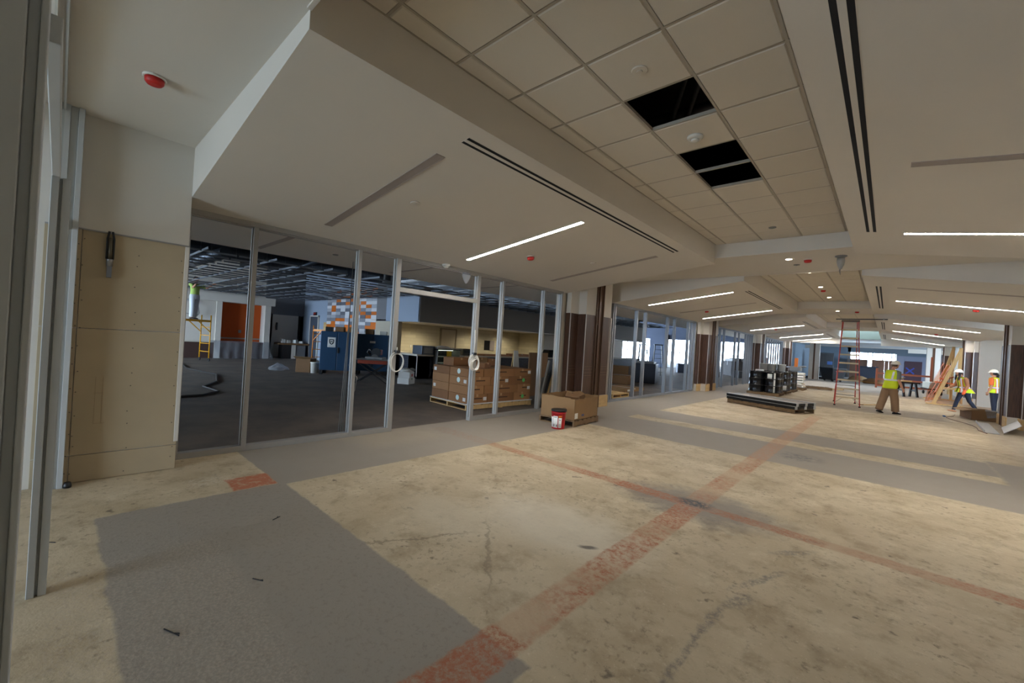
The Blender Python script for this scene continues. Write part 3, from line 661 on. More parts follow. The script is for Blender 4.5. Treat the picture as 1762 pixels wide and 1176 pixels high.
# display case
R_ = root('display_case', 'glass pastry display case with a yellow note, set in the servery counter', 'display case', (-12.75, 10.3, 0))
MB().box(-.6, .06, -.55, .55, 0, .38).build('base_cabinet', blackm, R_); MB().box(.06, .07, -.1, .4, .1, .3).build('vent_grille', greyp, R_)
MB().box(-.6, -.55, -.55, .55, .38, 1.12).build('back_panel', blackm, R_); MB().box(-.6, .1, -.55, .55, 1.12, 1.16).build('top_panel', blackm, R_)
MB().box(.08, .09, -.55, .55, .38, 1.12).build('glass_front', thin_glass('case_glass', (.9, .93, .92)), R_)
for y in (-.55, .53): MB().box(-.6, .09, y, y+.02, .38, 1.12).build('end_frame', frame, R_)
for z in (.6, .85): MB().box(-.55, .05, -.52, .52, z, z+.012).build('shelf', trimw, R_)
cl = mat('case_lamp', (235, 245, 220), .4, emit=1.2)
for z in (1.09, .84, .59): MB().box(-.3, -.26, -.48, .48, z, z+.012).build('lamp_tube', cl, R_)
MB().box(.092, .095, -.12, .12, .88, 1.08).build('yellow_note', mat('yellow_paper', (230, 190, 30), .7), R_)
def box_thing(name, label, cat, loc, sx, sy, h, mt, rz=0, group=None, tape=None, flaps=False):
    R_ = root(name, label, cat, loc, rz, group)
    bd_ = MB().box(-sx/2, sx/2, -sy/2, sy/2, 0, h).build('body', mt, R_, bev=min(.012, h*.06))
    if tape: MB().box(-sx/2-.002, sx/2+.002, -.03, .03, h*.72, h+.002).build('tape', tape, bd_)
    return R_
R_ = box_thing('cloth_bundle', 'white cloth bundle lying on the pastry display case', 'cloth', (-12.95, 10.2, 1.16), .5, .9, .05, whitep)
MB().lathe([(.18, .05), (.2, .07), (.1, .11), (.02, .12)], 12, sx=1, sy=1.7).build('fold', whitep, R_)
R_ = root('counter_unit', 'grey steel box standing on the counter left of the pastry case', 'appliance', (-13.15, 9.45, .92)); MB().box(-.3, .3, -.3, .3, .0, .33).build('body', ductm, R_, bev=.01); MB().box(.3, .305, -.2, .2, .05, .28).build('front_plate', greyp, R_)
R_ = root('oven_tray_stack', 'dark low appliance on the servery counter behind the pastry case', 'appliance', (-13.3, 11.7, .92)); MB().box(-.25, .25, -.35, .35, 0, .26).build('body', mat('olive_metal', (70, 66, 50), .5), R_, bev=.02); MB().box(.25, .26, -.3, .3, .08, .2).build('front_plate', black, R_)
for i, (y, l, h) in enumerate(((13.2, 1.6, .07), (14.9, 1.3, .12), (16.1, .5, .1))):
    R_ = box_thing('tile_box', ['long pinkish flat box on the servery counter, left of three', 'taller pinkish flat box on the counter, middle of three', 'short pinkish box on the counter, right of three'][i], 'box', (-13.1, y, .92), .45, l, h, mat('pink_card', (190, 140, 104), .8), tape=whitep)
R_ = root('espresso_machine', 'black machine with sloped top and yellow tag at the far end of the counter', 'appliance', (-12.95, 17.6, .92))
MB().hull4([(-.35, -.8, 0), (.3, -.8, 0), (.3, .9, 0), (-.35, .9, 0)], [(-.3, -.6, .38), (.1, -.6, .38), (.1, .9, .38), (-.3, .9, .38)]).build('body', blackm, R_, bev=.02)
MB().box(.2, .24, .1, .5, .08, .34).build('yellow_tag', yellow, R_); MB().box(.1, .3, -.3, .0, .2, .3).build('steel_panel', steel, R_)
# hall stage at the end: orange niche
st = struct('trim_1')
MB().box(-24.2, -23.0, -5, 4.88, 0, .72).build('stage_front', mat('stage_brown', (70, 50, 44), .5), st); MB().box(-24.2, -22.95, -5, 4.9, .72, .79).build('stage_top', ctr, st)
MB().box(-24.2, -23.0, 5.1, 6.9, 0, .72).build('stage_front', mat('stage_brown', (70, 50, 44), .5), st)
MB().box(-24.2, -22.98, 5.1, 6.9, .72, .78).build('stage_top', mat('stage_red', (96, 50, 40), .5), st)
MB().box(-24.2, -23.0, -5, 4.88, .79, 2.7).build('white_back', white, st)
MB().box(-24.2, -23.6, 5.1, 6.9, .78, 2.63).build('orange_panel', orangep, st); MB().box(-23.6, -23.58, 5.1, 6.9, .9, .96).build('rail', frame, st)
MB().box(-23.6, -22.95, 4.88, 5.1, 0, 2.63).build('pilaster', white, st); MB().box(-24.2, -22.95, 6.9, 7.15, 0, 2.63).build('pilaster', white, st)
MB().box(-24.2, -22.85, -5, 7.3, 2.63, 3.0).build('header', white, st)
MB().box(-23.57, -23.56, 5.95, 6.07, 1.2, 1.35).build('outlet_plate', greyp, st)
# protective film over the stage front
pf = MB(); N = 26
rf = random.Random(5); vs = []
for j in range(9):
    for i in range(N):
        y = 4.7+2.5*i/(N-1); t = j/8; z = .82*(1-t)**1.2; vs.append((-22.93+.5*t**2.2+.05*sin(i*1.7+j*.4)*(.3+t)+rf.uniform(-.02, .02), y+.04*sin(j*1.3+i), max(.012, z+rf.uniform(-.01, .01))))
pf.add(vs, [(j*N+i, j*N+i+1, (j+1)*N+i+1, (j+1)*N+i) for j in range(8) for i in range(N-1)], True)
tag(pf.build('plastic_sheet', plasticfilm), 'clear plastic sheet draped over the brown front below the orange panel', 'plastic sheet')
# suspended grid
G = root('ceiling_grid', 'suspended metal ceiling grid hanging open below the black roof of the dining hall', 'ceiling grid', (0, 0, 3.05))
gm = mat('grid_galv', (120, 126, 134), .35, .75)
rg = random.Random(11)
ys = [-4.2+.61*i for i in range(50)]
for i, y in enumerate(ys):
    x0 = -9.85 - (rg.choice([0, 0, .3, .6]) if y > 7 else (0 if i % 2 == 0 else rg.choice([.6, 1.8, 3.1]))); x1 = -22.8 if y < 8.9 else -12.6
    m_ = MB(); m_.box(x0, x1, y-.012, y+.012, 0, .004).box(x0, x1, y-.002, y+.002, .004, .04).box(x0, x1, y-.006, y+.006, .035, .045)
    m_.build('main_runner', gm, G)
ct_ = MB()
for i in range(49):
    x1 = -22.6 if ys[i] < 8.5 else -12.8; x = -10.3
    while x > x1:
        if rg.random() < .82: ct_.box(x-.012, x+.012, ys[i]+.02, ys[i+1]-.02, 0, .004).box(x-.002, x+.002, ys[i]+.02, ys[i+1]-.02, .004, .035)
        x -= .61
tag(ct_.build('cross_tee', gm, G), kind='stuff')
hw = MB()
for i, y in enumerate(ys):
    if i % 2: continue
    x = -10.5
    while x > (-22.5 if y < 8.9 else -12.8): hw.bar((x, y, .04), (x+rg.uniform(-.04, .04), y+rg.uniform(-.04, .04), 1.7), .004); x -= 1.22
tag(hw.build('hanger_wire', gm, G), kind='stuff')
for k, (p, q, r) in enumerate([((-21, -3, 4.2), (-10, -3.2, 4.2), .22), ((-16, -2.6, 3.9), (-15.5, 8.8, 3.9), .25), ((-12, 1.5, 3.6), (-20, 1.2, 3.6), .05), ((-9.6, 2, 3.9), (-9.6, 30, 3.9), .12), ((-11, 4.5, 3.4), (-22, 5.5, 3.35), .06), ((-18, 2.6, 3.45), (-13, 2.9, 3.5), .15)]):
    lab = ['wide round duct across the near end of the hall roof', 'thick round duct running lengthwise over the dining hall', 'thin pipe crossing high in the dark hall roof', 'long duct just behind the white hall soffit', 'thin conduit slanting above the hanging grid', 'short flexible duct above the grid near the stage'][k]
    R_ = root('air_duct' if r > .1 else 'conduit', lab, 'duct' if r > .1 else 'pipe', p)
    d = Vector(q)-Vector(p); MB().tube([(0, 0, 0), d], r, 14).build('tube', ductm, R_)
    cl_ = MB()
    for i in range(1, 8):
        c_ = d*(i/8); u_ = d.normalized()*.02; cl_.tube([c_-u_, c_+u_], r*1.06, 14)
    cl_.build('joint_band', ductm, R_)

# ------------------------------------------------------------------ loose things
def pallet(label, loc, rz=0, sx=1.1, sy=1.0, n=7, mt=None, group=None):
    mt = mt or palletw
    R_ = root('pallet', label, 'pallet', loc, rz, group); w = sx/n*.78
    bm_ = MB().box(-w/2, w/2, -sy/2, sy/2, .105, .125).mesh('deck_board', mt)
    for i in range(n): obj('deck_board', bm_, R_, (-sx/2+w/2+(sx-w)*i/(n-1), 0, random.uniform(-.001, .001)))
    sm_ = MB().box(-sx/2, sx/2, -.02, .02, .018, .105).mesh('stringer', mt)
    for y in (-sy/2+.02, 0, sy/2-.02): obj('stringer', sm_, R_, (0, y, 0))
    bb = MB().box(-.05, .05, -sy/2, sy/2, 0, .018).mesh('bottom_board', mt)
    for x in (-sx/2+.05, 0, sx/2-.05): obj('bottom_board', bb, R_, (x, 0, 0))
    return R_
# open cardboard box on its pallet, red bucket
pallet('small dark pallet under the open cardboard box beside the red bucket', (-4.98, 7.42, 0), RAD(94), 1.04, .84, 6)
R_ = root('cardboard_box', 'large open worn cardboard box on a pallet behind the red bucket', 'box', (-4.98, 7.42, .126), RAD(4))
hx, hy, t = .40, .50, .008
MB().box(-hx, hx, -hy, hy, 0, .01).build('bottom', card, R_)
for (x0, x1, y0, y1, h) in ((-hx, hx, -hy, -hy+t, .43), (-hx, hx, hy-t, hy, .44), (-hx, -hx+t, -hy, hy, .45), (hx-t, hx, -hy, hy, .42)):
    nw = 8; m_ = MB(); along_x = (x1-x0) > (y1-y0)
    for i in range(nw):
        a_, b_ = i/nw, (i+1)/nw; z = h + random.uniform(-.012, .012)
        if along_x: m_.box(x0+(x1-x0)*a_, x0+(x1-x0)*b_, y0, y1, 0, z)
        else: m_.box(x0, x1, y0+(y1-y0)*a_, y0+(y1-y0)*b_, 0, z)
    m_.build('side_wall', card, R_)
fl = MB(); fl.hull4([(hx-.01, -.45, .40), (hx-.01, -.05, .40), (hx-.22, -.08, .36), (hx-.2, -.42, .37)], [(hx-.01, -.45, .41), (hx-.01, -.05, .41), (hx-.22, -.08, .37), (hx-.2, -.42, .38)]); fl.build('folded_flap', card2, R_)
MB().box(hx, hx+.002, -.48, -.36, .03, .14).build('label', labelm, R_); MB().box(hx, hx+.002, -.2, -.1, .06, .10).build('blue_stamp', mat('blue_ink', (84, 88, 130), .8), R_)
for k, (x, y, z, sx, sy, sz_, r) in enumerate(((-4.86, 7.30, .50, .30, .16, .10, .6), (-4.82, 7.48, .52, .22, .2, .12, 1.1), (-5.1, 7.6, .42, .36, .3, .1, .3))):
    R_ = root('cardboard_scrap', ['crumpled cardboard piece sticking out of the open box, left', 'crumpled cardboard piece at the top of the open box, right', 'flat cardboard scrap lying deep in the open box'][k], 'cardboard', (x, y, z), 0, None, (.35, -.4*(k-.5), r))
    MB().hull4([(-sx/2, -sy/2, 0), (sx/2, -sy/2, .02), (sx/2, sy/2, 0), (-sx/2, sy/2, .03)], [(-sx/2, -sy/2, sz_*.6), (sx/2*.8, -sy/2, sz_), (sx/2, sy/2, sz_*.7), (-sx/2*.9, sy/2, sz_*.9)]).build('sheet', card2, R_)
    MB().hull4([(-sx/2, sy/2, .03), (sx/2, sy/2, 0), (sx/2, sy/2+.1, -.05), (-sx/2, sy/2+.1, -.06)], [(-sx/2, sy/2, .04), (sx/2, sy/2, .01), (sx/2, sy/2+.1, -.04), (-sx/2, sy/2+.1, -.05)]).build('flap', card, R_)
R_ = root('bucket', 'red plastic bucket with black lid and white labels in front of the cardboard box', 'bucket', (-4.66, 6.58, 0), RAD(0))
MB().lathe([(.118, 0), (.122, .01), (.138, .30), (.145, .305), (.145, .315), (.139, .318), (.142, .345)], 28).build('body', redp, R_)
MB().lathe([(.149, .335), (.15, .362), (.14, .37), (.12, .366), (.01, .366)], 28).build('lid', black, R_)
def curved_patch(r0_, r1_, z0, z1, a0, a1, n=6):
    vs, fs = [], []
    for i in range(n+1):
        a_ = a0+(a1-a0)*i/n
        vs += [(r0_*cos(a_), r0_*sin(a_), z0), (r1_*cos(a_), r1_*sin(a_), z1), ((r0_-.003)*cos(a_), (r0_-.003)*sin(a_), z0), ((r1_-.003)*cos(a_), (r1_-.003)*sin(a_), z1)]
    for i in range(n): o_ = i*4; fs += [(o_, o_+4, o_+5, o_+1), (o_+2, o_+3, o_+7, o_+6), (o_+1, o_+5, o_+7, o_+3), (o_, o_+2, o_+6, o_+4)]
    return MB().add(vs, fs, True)
va = math.atan2(-6.58, 4.66)
curved_patch(.1245, .1355, .03, .23, va-1.35, va-.85).build('label', labelm, R_); curved_patch(.1245, .1355, .03, .25, va-.8, va-.1).build('label', labelm, R_)
curved_patch(.1245, .1355, .03, .22, va+.02, va+.5).build('label', labelm, R_); curved_patch(.136, .1375, .222, .26, va+.02, va+.5).build('orange_label_band', orangel, R_)
ink = mat('label_ink', (70, 66, 64), .8)
for (a_, b_, z0, z1) in ((-.72, -.6, .05, .10), (-.3, -.18, .05, .09), (.16, .3, .17, .195), (-.7, -.2, .225, .235), (.12, .4, .06, .064), (.12, .4, .08, .084), (.12, .4, .10, .104)):
    curved_patch(.126+.0405*z0, .126+.0405*z1, z0, z1, va+a_, va+b_, 3).build('label_print', ink, R_)
tb = [(.0, -.15*1, .33)]
MB().tube([(.15*cos(va+1.5+t_*.3), .15*sin(va+1.5+t_*.3), .335+.05*sin(t_*pi/5*1.0)) for t_ in range(6)], .005, 6).build('bail_handle', black, R_)

# black frame stack on pallets
ps_c, ps_r = (-2.83, 15.62), RAD(-24)
def stack_local(R_):
    pass
pallet('long low pallet under the black frame stack', (-2.83, 15.62, 0), ps_r, 2.25, .95, 8)
for k, z in enumerate((.127, .225)):
    R_ = root('frame_panel', ['lower black aluminium frame on the long pallet', 'upper black aluminium frame on the long pallet'][k], 'metal frame', (-2.83, 15.62, z), ps_r+RAD(1.5*k))
    sx, sy = 2.3, .98
    for (x0, x1, y0, y1) in ((-sx/2, sx/2, -sy/2, -sy/2+.08), (-sx/2, sx/2, sy/2-.08, sy/2)):
        MB().box(x0, x1, y0, y1, 0, .08).build('long_rail', blackm, R_); MB().box(x0, x1, y0-.002, y1+.002, .08, .092).build('rail_edge', silver, R_)
    for x in (-sx/2, -.4, .4, sx/2-.08): MB().box(x, x+.08, -sy/2+.08, sy/2-.08, 0, .075).build('cross_rail', blackm, R_)
    MB().box(-sx/2+.05, sx/2-.05, -sy/2+.07, sy/2-.07, .06, .074).build('infill_sheet', mat('grey_sheet', (130, 122, 112), .6), R_)
    for y in (-.49, -.05, .38): MB().box(sx/2-.002, sx/2+.012, y, y+.1, .0, .09).build('end_clip', silver, R_)
    MB().box(-sx/2-.004, -sx/2+.002, -.49, -.1, .01, .05).build('end_strap', labelm, R_)
# drums
def drum_proto():
    R_ = root('drum', 'x', 'drum', (0, 0, 0), 0, 'black steel drums on pallets')
    pr = [(.285, 0), (.292, .01), (.29, .03), (.285, .04), (.285, .27), (.296, .285), (.296, .30), (.285, .315), (.285, .56), (.296, .575), (.296, .59), (.285, .605), (.285, .83), (.293, .845), (.293, .87), (.283, .875), (.275, .862), (.01, .862)]
    MB().lathe(pr, 28).build('body', mat('black_gloss', (18, 19, 22), .25), R_)
    hoop = MB()
    for z in (.29, .58): hoop.lathe([(.2955, z-.004), (.2985, z), (.2955, z+.004)], 28)
    hoop.build('hoop_rim', mat('worn_rim', (70, 68, 64), .5), R_)
    MB().lathe([(.03, .862), (.03, .872), (.01, .874)], 12, (.16, .05, 0)).build('bung', steel, R_)
    return R_
dp = drum_proto(); first = True
for pal, (py, word) in enumerate(((20.9, 'nearest'), (22.75, 'middle'), (24.6, 'farthest'))):
    pallet('wooden pallet carrying the %s four black drums' % word, (-3.92, py, 0), 0, 1.2, 1.2, 7)
    for ix, sx in ((-.3, 'left'), (.3, 'right')):
        for iy, sy in ((-.3, 'front'), (.3, 'back')):
            d_ = dp if first else copy_tree(dp); first = False
            d_.location = (-3.92+ix, py+iy, .126); d_.rotation_euler = (0, 0, random.uniform(0, 6)); d_['label'] = 'black steel drum, %s %s of the four on the %s drum pallet' % (sy, sx, word)
            if pal == 0 and iy < 0 and ix > 0:
                d_.rotation_euler = (0, 0, 0); va2 = math.atan2(-20.6, 3.6)
                curved_patch(.289, .289, .60, .80, va2-.75, va2-.1).build('paper_label', labelm, d_); curved_patch(.290, .290, .02, .84, va2+.12, va2+.34).build('white_drip', labelm, d_)
            if pal == 1 and iy < 0 and ix > 0:
                d_.rotation_euler = (0, 0, 0); va2 = math.atan2(-22.4, 3.6); curved_patch(.290, .290, .05, .26, va2+.2, va2+.9).build('paper_label', labelm, d_)
def bucket(label, loc, r=.14, h=.3, group='white buckets on the drums'):
    R_ = root('bucket', label, 'bucket', loc, 0, group)
    MB().lathe([(r*.86, 0), (r*.97, h*.9), (r*1.04, h*.91), (r*1.04, h*.95)], 20).build('body', whitep, R_); MB().lathe([(r*1.07, h*.93), (r*1.07, h), (r*.9, h*1.01), (.01, h*1.0)], 20).build('lid', whitep, R_)
    MB().tube([(r*1.05*cos(t_), r*1.05*sin(t_), h*.8-.06*sin(t_)) for t_ in [i*pi/8 for i in range(9)]], .004, 6).build('bail_handle', greyp, R_)
    return R_
for k, (x, y) in enumerate(((-4.35, 22.5), (-4.0, 22.55), (-3.62, 22.5), (-4.2, 22.95), (-3.72, 22.9))):
    bucket(['white bucket at the left end of the row on the middle drums', 'white bucket second in the row on the middle drums', 'white bucket at the right front on the middle drums', 'white bucket at the back left on the middle drums', 'white bucket at the back right on the middle drums'][k], (x, y, 1.003), .155, .33)
box_thing('flat_box', 'small flat white box on the drums left of the white buckets', 'box', (-4.25, 21.25, 1.003), .3, .25, .06, labelm)
pallet('pallet of stacked white sacks beyond the black drums', (-3.75, 26.7, 0), 0, 1.1, 1.2, 6)
for k in range(6):
    R_ = root('sack', 'white paper sack, %s layer of the stack behind the drums' % ['bottom', 'second', 'third', 'fourth', 'fifth', 'top'][k], 'sack', (-3.75+random.uniform(-.03, .03), 26.7+random.uniform(-.03, .03), .127+.13*k), RAD(random.uniform(-6, 6)), 'white sacks behind the drums')
    MB().hull4([(-.48, -.5, .02), (.48, -.5, .02), (.48, .5, .02), (-.48, .5, .02)], [(-.45, -.47, .128), (.45, -.47, .12), (.45, .47, .128), (-.45, .47, .122)]).build('bag', labelm, R_, bev=.03); MB().box(.44, .49, -.3, .3, .05, .1).build('printed_band', mat('sack_band', (188, 170, 140), .8), R_)
pallet('loose low pallet lying past the white sacks', (-2.95, 29.3, 0), .3, 1.2, .9, 6)
R_ = root('timber_offcut', 'small heap-edge timber plank lying past the pallet of sacks', 'plank', (-2.5, 30.2, 0), .5); MB().box(-.7, .7, -.07, .07, 0, .05).build('plank', lumber, R_); MB().box(-.5, .8, .09, .2, 0, .04).build('plank', palletw, R_)
# step ladder
R_ = root('stepladder', 'tall red fibreglass stepladder standing open in the middle of the corridor', 'ladder', (-1.16, 20.5, 0), RAD(6))
Ht = 3.18; wb_, wtp = .36, .24; db, dt = .86, .09
rails = {}
for s in (-1, 1):
    for f_, nm in ((-1, 'front_rail'), (1, 'rear_rail')):
        wbx, wtx = (wb_, wtp) if f_ < 0 else (wb_-.03, wtp-.03)
        MB().bar((s*wbx, f_*db, .02), (s*wtx, f_*dt, Ht), .03, .07, (0, 1, 0)).build(nm, ladderred, R_)
        MB().box(s*wbx-.03, s*wbx+.03, f_*db-.05, f_*db+.05, 0, .04).build('rubber_foot', rubber, R_)
for i in range(1, 10):
    t_ = i/10.0; w_ = wb_+(wtp-wb_)*t_; y = -(db+(dt-db)*t_)
    MB().box(-w_, w_, y-.02, y+.07, Ht*t_-.028, Ht*t_+.028).build('step', mat('step_tan', (186, 168, 136), .6), R_)
for i in (1, 2.2, 4, 6, 8):
    t_ = i/10.0; w_ = wb_-.03+(wtp-wb_)*t_; y = (db+(dt-db)*t_); MB().box(-w_, w_, y-.012, y+.012, Ht*t_-.02, Ht*t_+.02).build('rear_brace', alu, R_)
MB().box(-wtp-.03, wtp+.03, -.14, .14, Ht, Ht+.06).build('top_cap', mat('brown_cap', (74, 60, 48), .5), R_)
for s in (-1, 1):
    MB().bar((s*(wb_-.01), -db+.25*.77, Ht*.25), (s*(wb_-.03), db-.25*.77, Ht*.25), .012, .025).build('spreader', alu, R_)
    MB().bar((s*wb_, -db+.02, .1), (s*.16, -db+.07, .29), .012, .02).build('knee_brace', alu, R_)
R_ = root('conduit_bar', 'dark thin metal bar laid across the top of the red stepladder', 'bar', (-.85, 20.45, 3.262), RAD(0)); MB().box(-.75, .75, -.018, .018, 0, .035).build('bar', blackm, R_); MB().box(.62, .66, -.03, .03, -.004, .045).build('clip', steel, R_)
R_ = root('timber_lath', 'thin pale timber lath on the floor between ladder and walking man', 'plank', (-.45, 21.6, 0), RAD(60)); MB().box(-.6, .6, -.04, .04, 0, .03).build('lath', lumber, R_); MB().box(-.62, -.5, -.06, .06, .0, .028).build('end_block', palletw, R_)
# right side: brown box, sheet channels, cord
R_ = root('cardboard_box', 'low brown cardboard box on the floor at right with a plastic bag hanging out', 'box', (2.28, 20.75, 0), RAD(10))
for (x0, x1, y0, y1) in ((-.3, .3, -.5, -.49), (-.3, .3, .49, .5), (-.3, -.29, -.5, .5), (.29, .3, -.5, .5)): MB().box(x0, x1, y0, y1, 0, .32).build('side_wall', card2, R_)
MB().box(-.3, .3, -.5, .5, 0, .01).build('bottom', card2, R_); MB().hull4([(-.3, -.5, .32), (-.3, .5, .32), (-.5, .45, .26), (-.5, -.45, .26)], [(-.3, -.5, .33), (-.3, .5, .33), (-.5, .45, .27), (-.5, -.45, .27)]).build('flap', card, R_)
MB().hull4([(.05, -.505, .1), (.25, -.505, .14), (.3, -.52, .33), (.0, -.52, .33)], [(.08, -.54, .1), (.22, -.55, .14), (.27, -.4, .36), (.03, -.4, .36)]).build('plastic_bag', plasticfilm, R_)
R_ = root('sheet_metal_channel', 'bent galvanised sheet lying flat on the floor beside the brown box', 'sheet metal', (2.15, 17.95, 0), RAD(-3)); MB().box(-.13, .13, -1.5, 1.5, .0, .012).build('web', silver, R_); MB().box(-.14, -.13, -1.5, 1.5, 0, .07).build('flange', silver, R_)
R_ = root('sheet_metal_channel', 'bent galvanised sheet leaning up at an angle beside the right column', 'sheet metal', (2.46, 18.2, .02), RAD(-5), None, (0, RAD(-40), RAD(-6))); MB().box(-.0, .38, -1.5, .12, .0, .012).build('web', silver, R_); MB().box(.37, .38, -1.5, .12, 0, .05).build('flange', silver, R_)
R_ = root('extension_cord', 'thin red-brown extension cord curving over the floor at right', 'cord'); cordm = mat('cord_red', (104, 64, 52), .6)
pts = [(1.8, 21.4), (1.7, 20.6), (1.5, 20.0), (1.47, 19.7), (1.6, 19.0), (1.75, 18.6), (1.88, 18.0), (1.9, 17.4), (1.86, 16.75), (1.95, 16.2)]
MB().tube([(x, y, .012) for x, y in pts], .008, 6).build('cable', cordm, R_); MB().tube([(1.46, 20.02, .02), (1.44, 20.2, .02)], .03, 8).build('plug', mat('blue_plug', (80, 110, 150), .5), R_)
# timber brace with orange netting
R_ = root('timber_brace', 'pale timber A-brace with a diagonal prop beside the right column', 'timber brace', (2.3, 26.6, 0))
MB().box(-.05, .05, -.1, .1, .04, 2.55).build('post', lumber, R_); MB().bar((-.75, -.2, .04), (.0, -.12, 2.45), .05, .12).build('diagonal_prop', lumber, R_)
MB().box(-1.0, .15, -.3, -.2, 0, .045).build('sole_plate', lumber, R_); MB().bar((-.55, -.2, .75), (0, -.1, .75), .04, .1).build('cross_piece', lumber, R_)
R_ = root('timber_brace', 'second timber A-brace behind the netting, farther along the right side', 'timber brace', (2.42, 31, 0))
MB().box(-.05, .05, -.1, .1, .04, 2.75).build('post', lumber, R_); MB().bar((-.55, -.2, .04), (.0, -.12, 2.65), .05, .12).build('diagonal_prop', lumber, R_); MB().box(-1.0, .15, -.3, -.2, 0, .045).build('sole_plate', lumber, R_)
netm = thin_glass('orange_netting', (.98, .66, .5), rough=.5, op=.22); nb = [n for n in netm.node_tree.nodes if n.type == 'BSDF_DIFFUSE'][0]; nb.inputs[0].default_value = lin((222, 104, 52))
nv = []; NN = 14
for j in range(8):
    for i in range(NN):
        t_ = i/(NN-1); z = 1.9-1.85*(j/7); nv.append((1.25+.9*(1-j/7)*.55+t_*.75+.05*sin(i*2+j), 26.6+4*t_+.06*sin(i*1.3+j*2), max(.02, z-.12*sin(t_*pi)*(1-j/7))))
nm_ = MB().add(nv, [(j*NN+i, j*NN+i+1, (j+1)*NN+i+1, (j+1)*NN+i) for j in range(7) for i in range(NN-1)], True)
R_ = root('safety_netting', 'orange safety netting draped between the two timber braces', 'netting'); nm_.build('mesh_sheet', netm, R_)
MB().tube([(1.72, 26.55, 1.15), (2.0, 28.5, 1.1), (2.45, 30.6, 1.2)], .03, 8).build('rolled_edge', mat('orange_net', (214, 100, 52), .7), R_); MB().tube([(1.55, 26.5, 1.0), (2.3, 26.45, .95)], .025, 8).build('rolled_edge', mat('orange_net', (214, 100, 52), .7), R_)
R_ = root('timber_trestle', 'black folding work trestle standing behind the walking man', 'trestle', (.78, 30.5, 0), RAD(35))
for s in (-1, 1):
    for q in (-1, 1): MB().bar((s*.32, q*.25, 0), (s*.30, q*.12, .7), .09, .07).build('leg', black, R_)
    MB().box(s*.32-.03, s*.32+.03, -.2, .2, .3, .36).build('leg_tie', black, R_)
MB().box(-.5, .5, -.15, .15, .7, .78).build('work_top', black, R_)
box_thing('canvas_bundle', 'pale rolled bundle on the black trestle', 'bundle', (.7, 30.5, .78), .5, .2, .07, lumber, RAD(35))
# far cart, bins and hall contents
R_ = root('tilt_cart', 'dark grey wheeled plastic cart left of the stepladder', 'cart', (-3.35, 42.8, 0), RAD(40))
MB().hull4([(-.42, -.6, .18), (.42, -.6, .18), (.42, .6, .18), (-.42, .6, .18)], [(-.55, -.75, 1.05), (.55, -.75, 1.05), (.55, .75, 1.05), (-.55, .75, 1.05)]).build('tub', black, R_, bev=.03); MB().box(-.58, .58, -.78, .78, 1.03, 1.09).build('rim', black, R_)
for x in (-.3, .3):
    for y in (-.45, .45): MB().lathe([(.09, -.03), (.09, .03)], 14, (x, y, .09), 'x').build('wheel', rubber, R_)
MB().box(-.3, .3, -.77, -.75, .8, .84).build('red_stripe', redcap, R_)
R_ = root('equipment_cabinet', 'tall dark cabinet behind the grey cart in the far hall', 'cabinet', (-4.6, 49, 0), RAD(20)); MB().box(-.7, .7, -.4, .4, 0, 2.4).build('body', mat('dark_teal', (34, 42, 50), .5), R_, bev=.02); MB().box(-.65, -.02, -.42, -.4, .1, 2.3).build('door', blackm, R_); MB().box(.02, .65, -.42, -.4, .1, 2.3).build('door', blackm, R_); MB().box(.2, .6, -.45, -.42, 1.3, 1.6).build('blue_sheet', mat('bright_blue', (34, 84, 150), .5), R_)
fh = struct('wall_far', MB().box(-6.3, -3.1, 58, 58.2, 0, 4).box(.55, 9, 58, 58.2, 0, 4).box(-3.35, .55, 58, 58.2, 2.75, 4).build('wall_far', mat('far_blue_wall', (120, 136, 150), .8)))
MB().box(.6, 4.0, 57.9, 58.0, 0, 2.6).build('wall_panel', mat('far_lilac_wall', (150, 156, 176), .8), fh)
MB().box(-6.3, -6.2, 39, 58, 0, 4).build('side_wall', mat('far_blue_wall', (120, 136, 150), .8), fh); MB().box(8, 8.1, 39, 43, 0, 4).box(8, 8.1, 43, 58, 2.8, 4).box(8, 8.1, 51, 58, 0, 2.8).build('side_wall', mat('far_blue_wall', (120, 136, 150), .8), fh)
portal((7.95, 47, 1.4), (RAD(90), 0, RAD(90)), 8, 2.7)  # unseen side opening, added to bring daylight into the far hall
portal((-1.4, 57.9, 1.4), (RAD(-90), 0, 0), 3.9, 2.7)
w6 = struct('window_6')
for x in (-3.3, -2.4, -1.68, -1.3, -.5, .2, .5): MB().box(x-.04, x+.04, 57.98, 58.1, 0, 2.75).build('mullion', frame, w6)
for z in (.05, 1.95): MB().box(-3.3, .5, 57.99, 58.09, z-.03, z+.03).build('transom', frame, w6)
R_ = root('plywood_crate', 'brown boarded crate stack under the far bright window, left', 'crate', (-2.35, 57.0, 0))
for i in range(5): MB().box(-.7+.28*i, -.7+.28*i+.27, -.5, .5, .05, 2.02).build('board', mat('brown_board', (104, 76, 58), .7), R_)
MB().box(-.7, .7, -.45, .45, 0, .05).build('base', palletw, R_)
R_ = root('plywood_crate', 'brown boarded crate stack under the far bright window, right', 'crate', (-.5, 56.6, 0))
for i in range(5): MB().box(-.78+.32*i, -.78+.32*i+.31, -.5, .5, .05, 2.05).build('board', mat('brown_board2', (120, 84, 64), .7), R_)
MB().box(-.78, .78, -.45, .45, 0, .05).build('base', palletw, R_)
d4 = struct('door_4', MB().box(1.2, 2.45, 57.8, 57.9, 0, 2.1).build('door_4', mat('plum_panel', (74, 46, 58), .6)))
bt = mat('blue_tape', (54, 74, 170), .6)
MB().bar((1.3, 57.79, .85), (1.9, 57.79, 1.45), .12, .005, (0, 1, 0)).bar((1.3, 57.785, 1.45), (1.9, 57.785, .85), .12, .005, (0, 1, 0)).build('tape_cross', bt, d4)
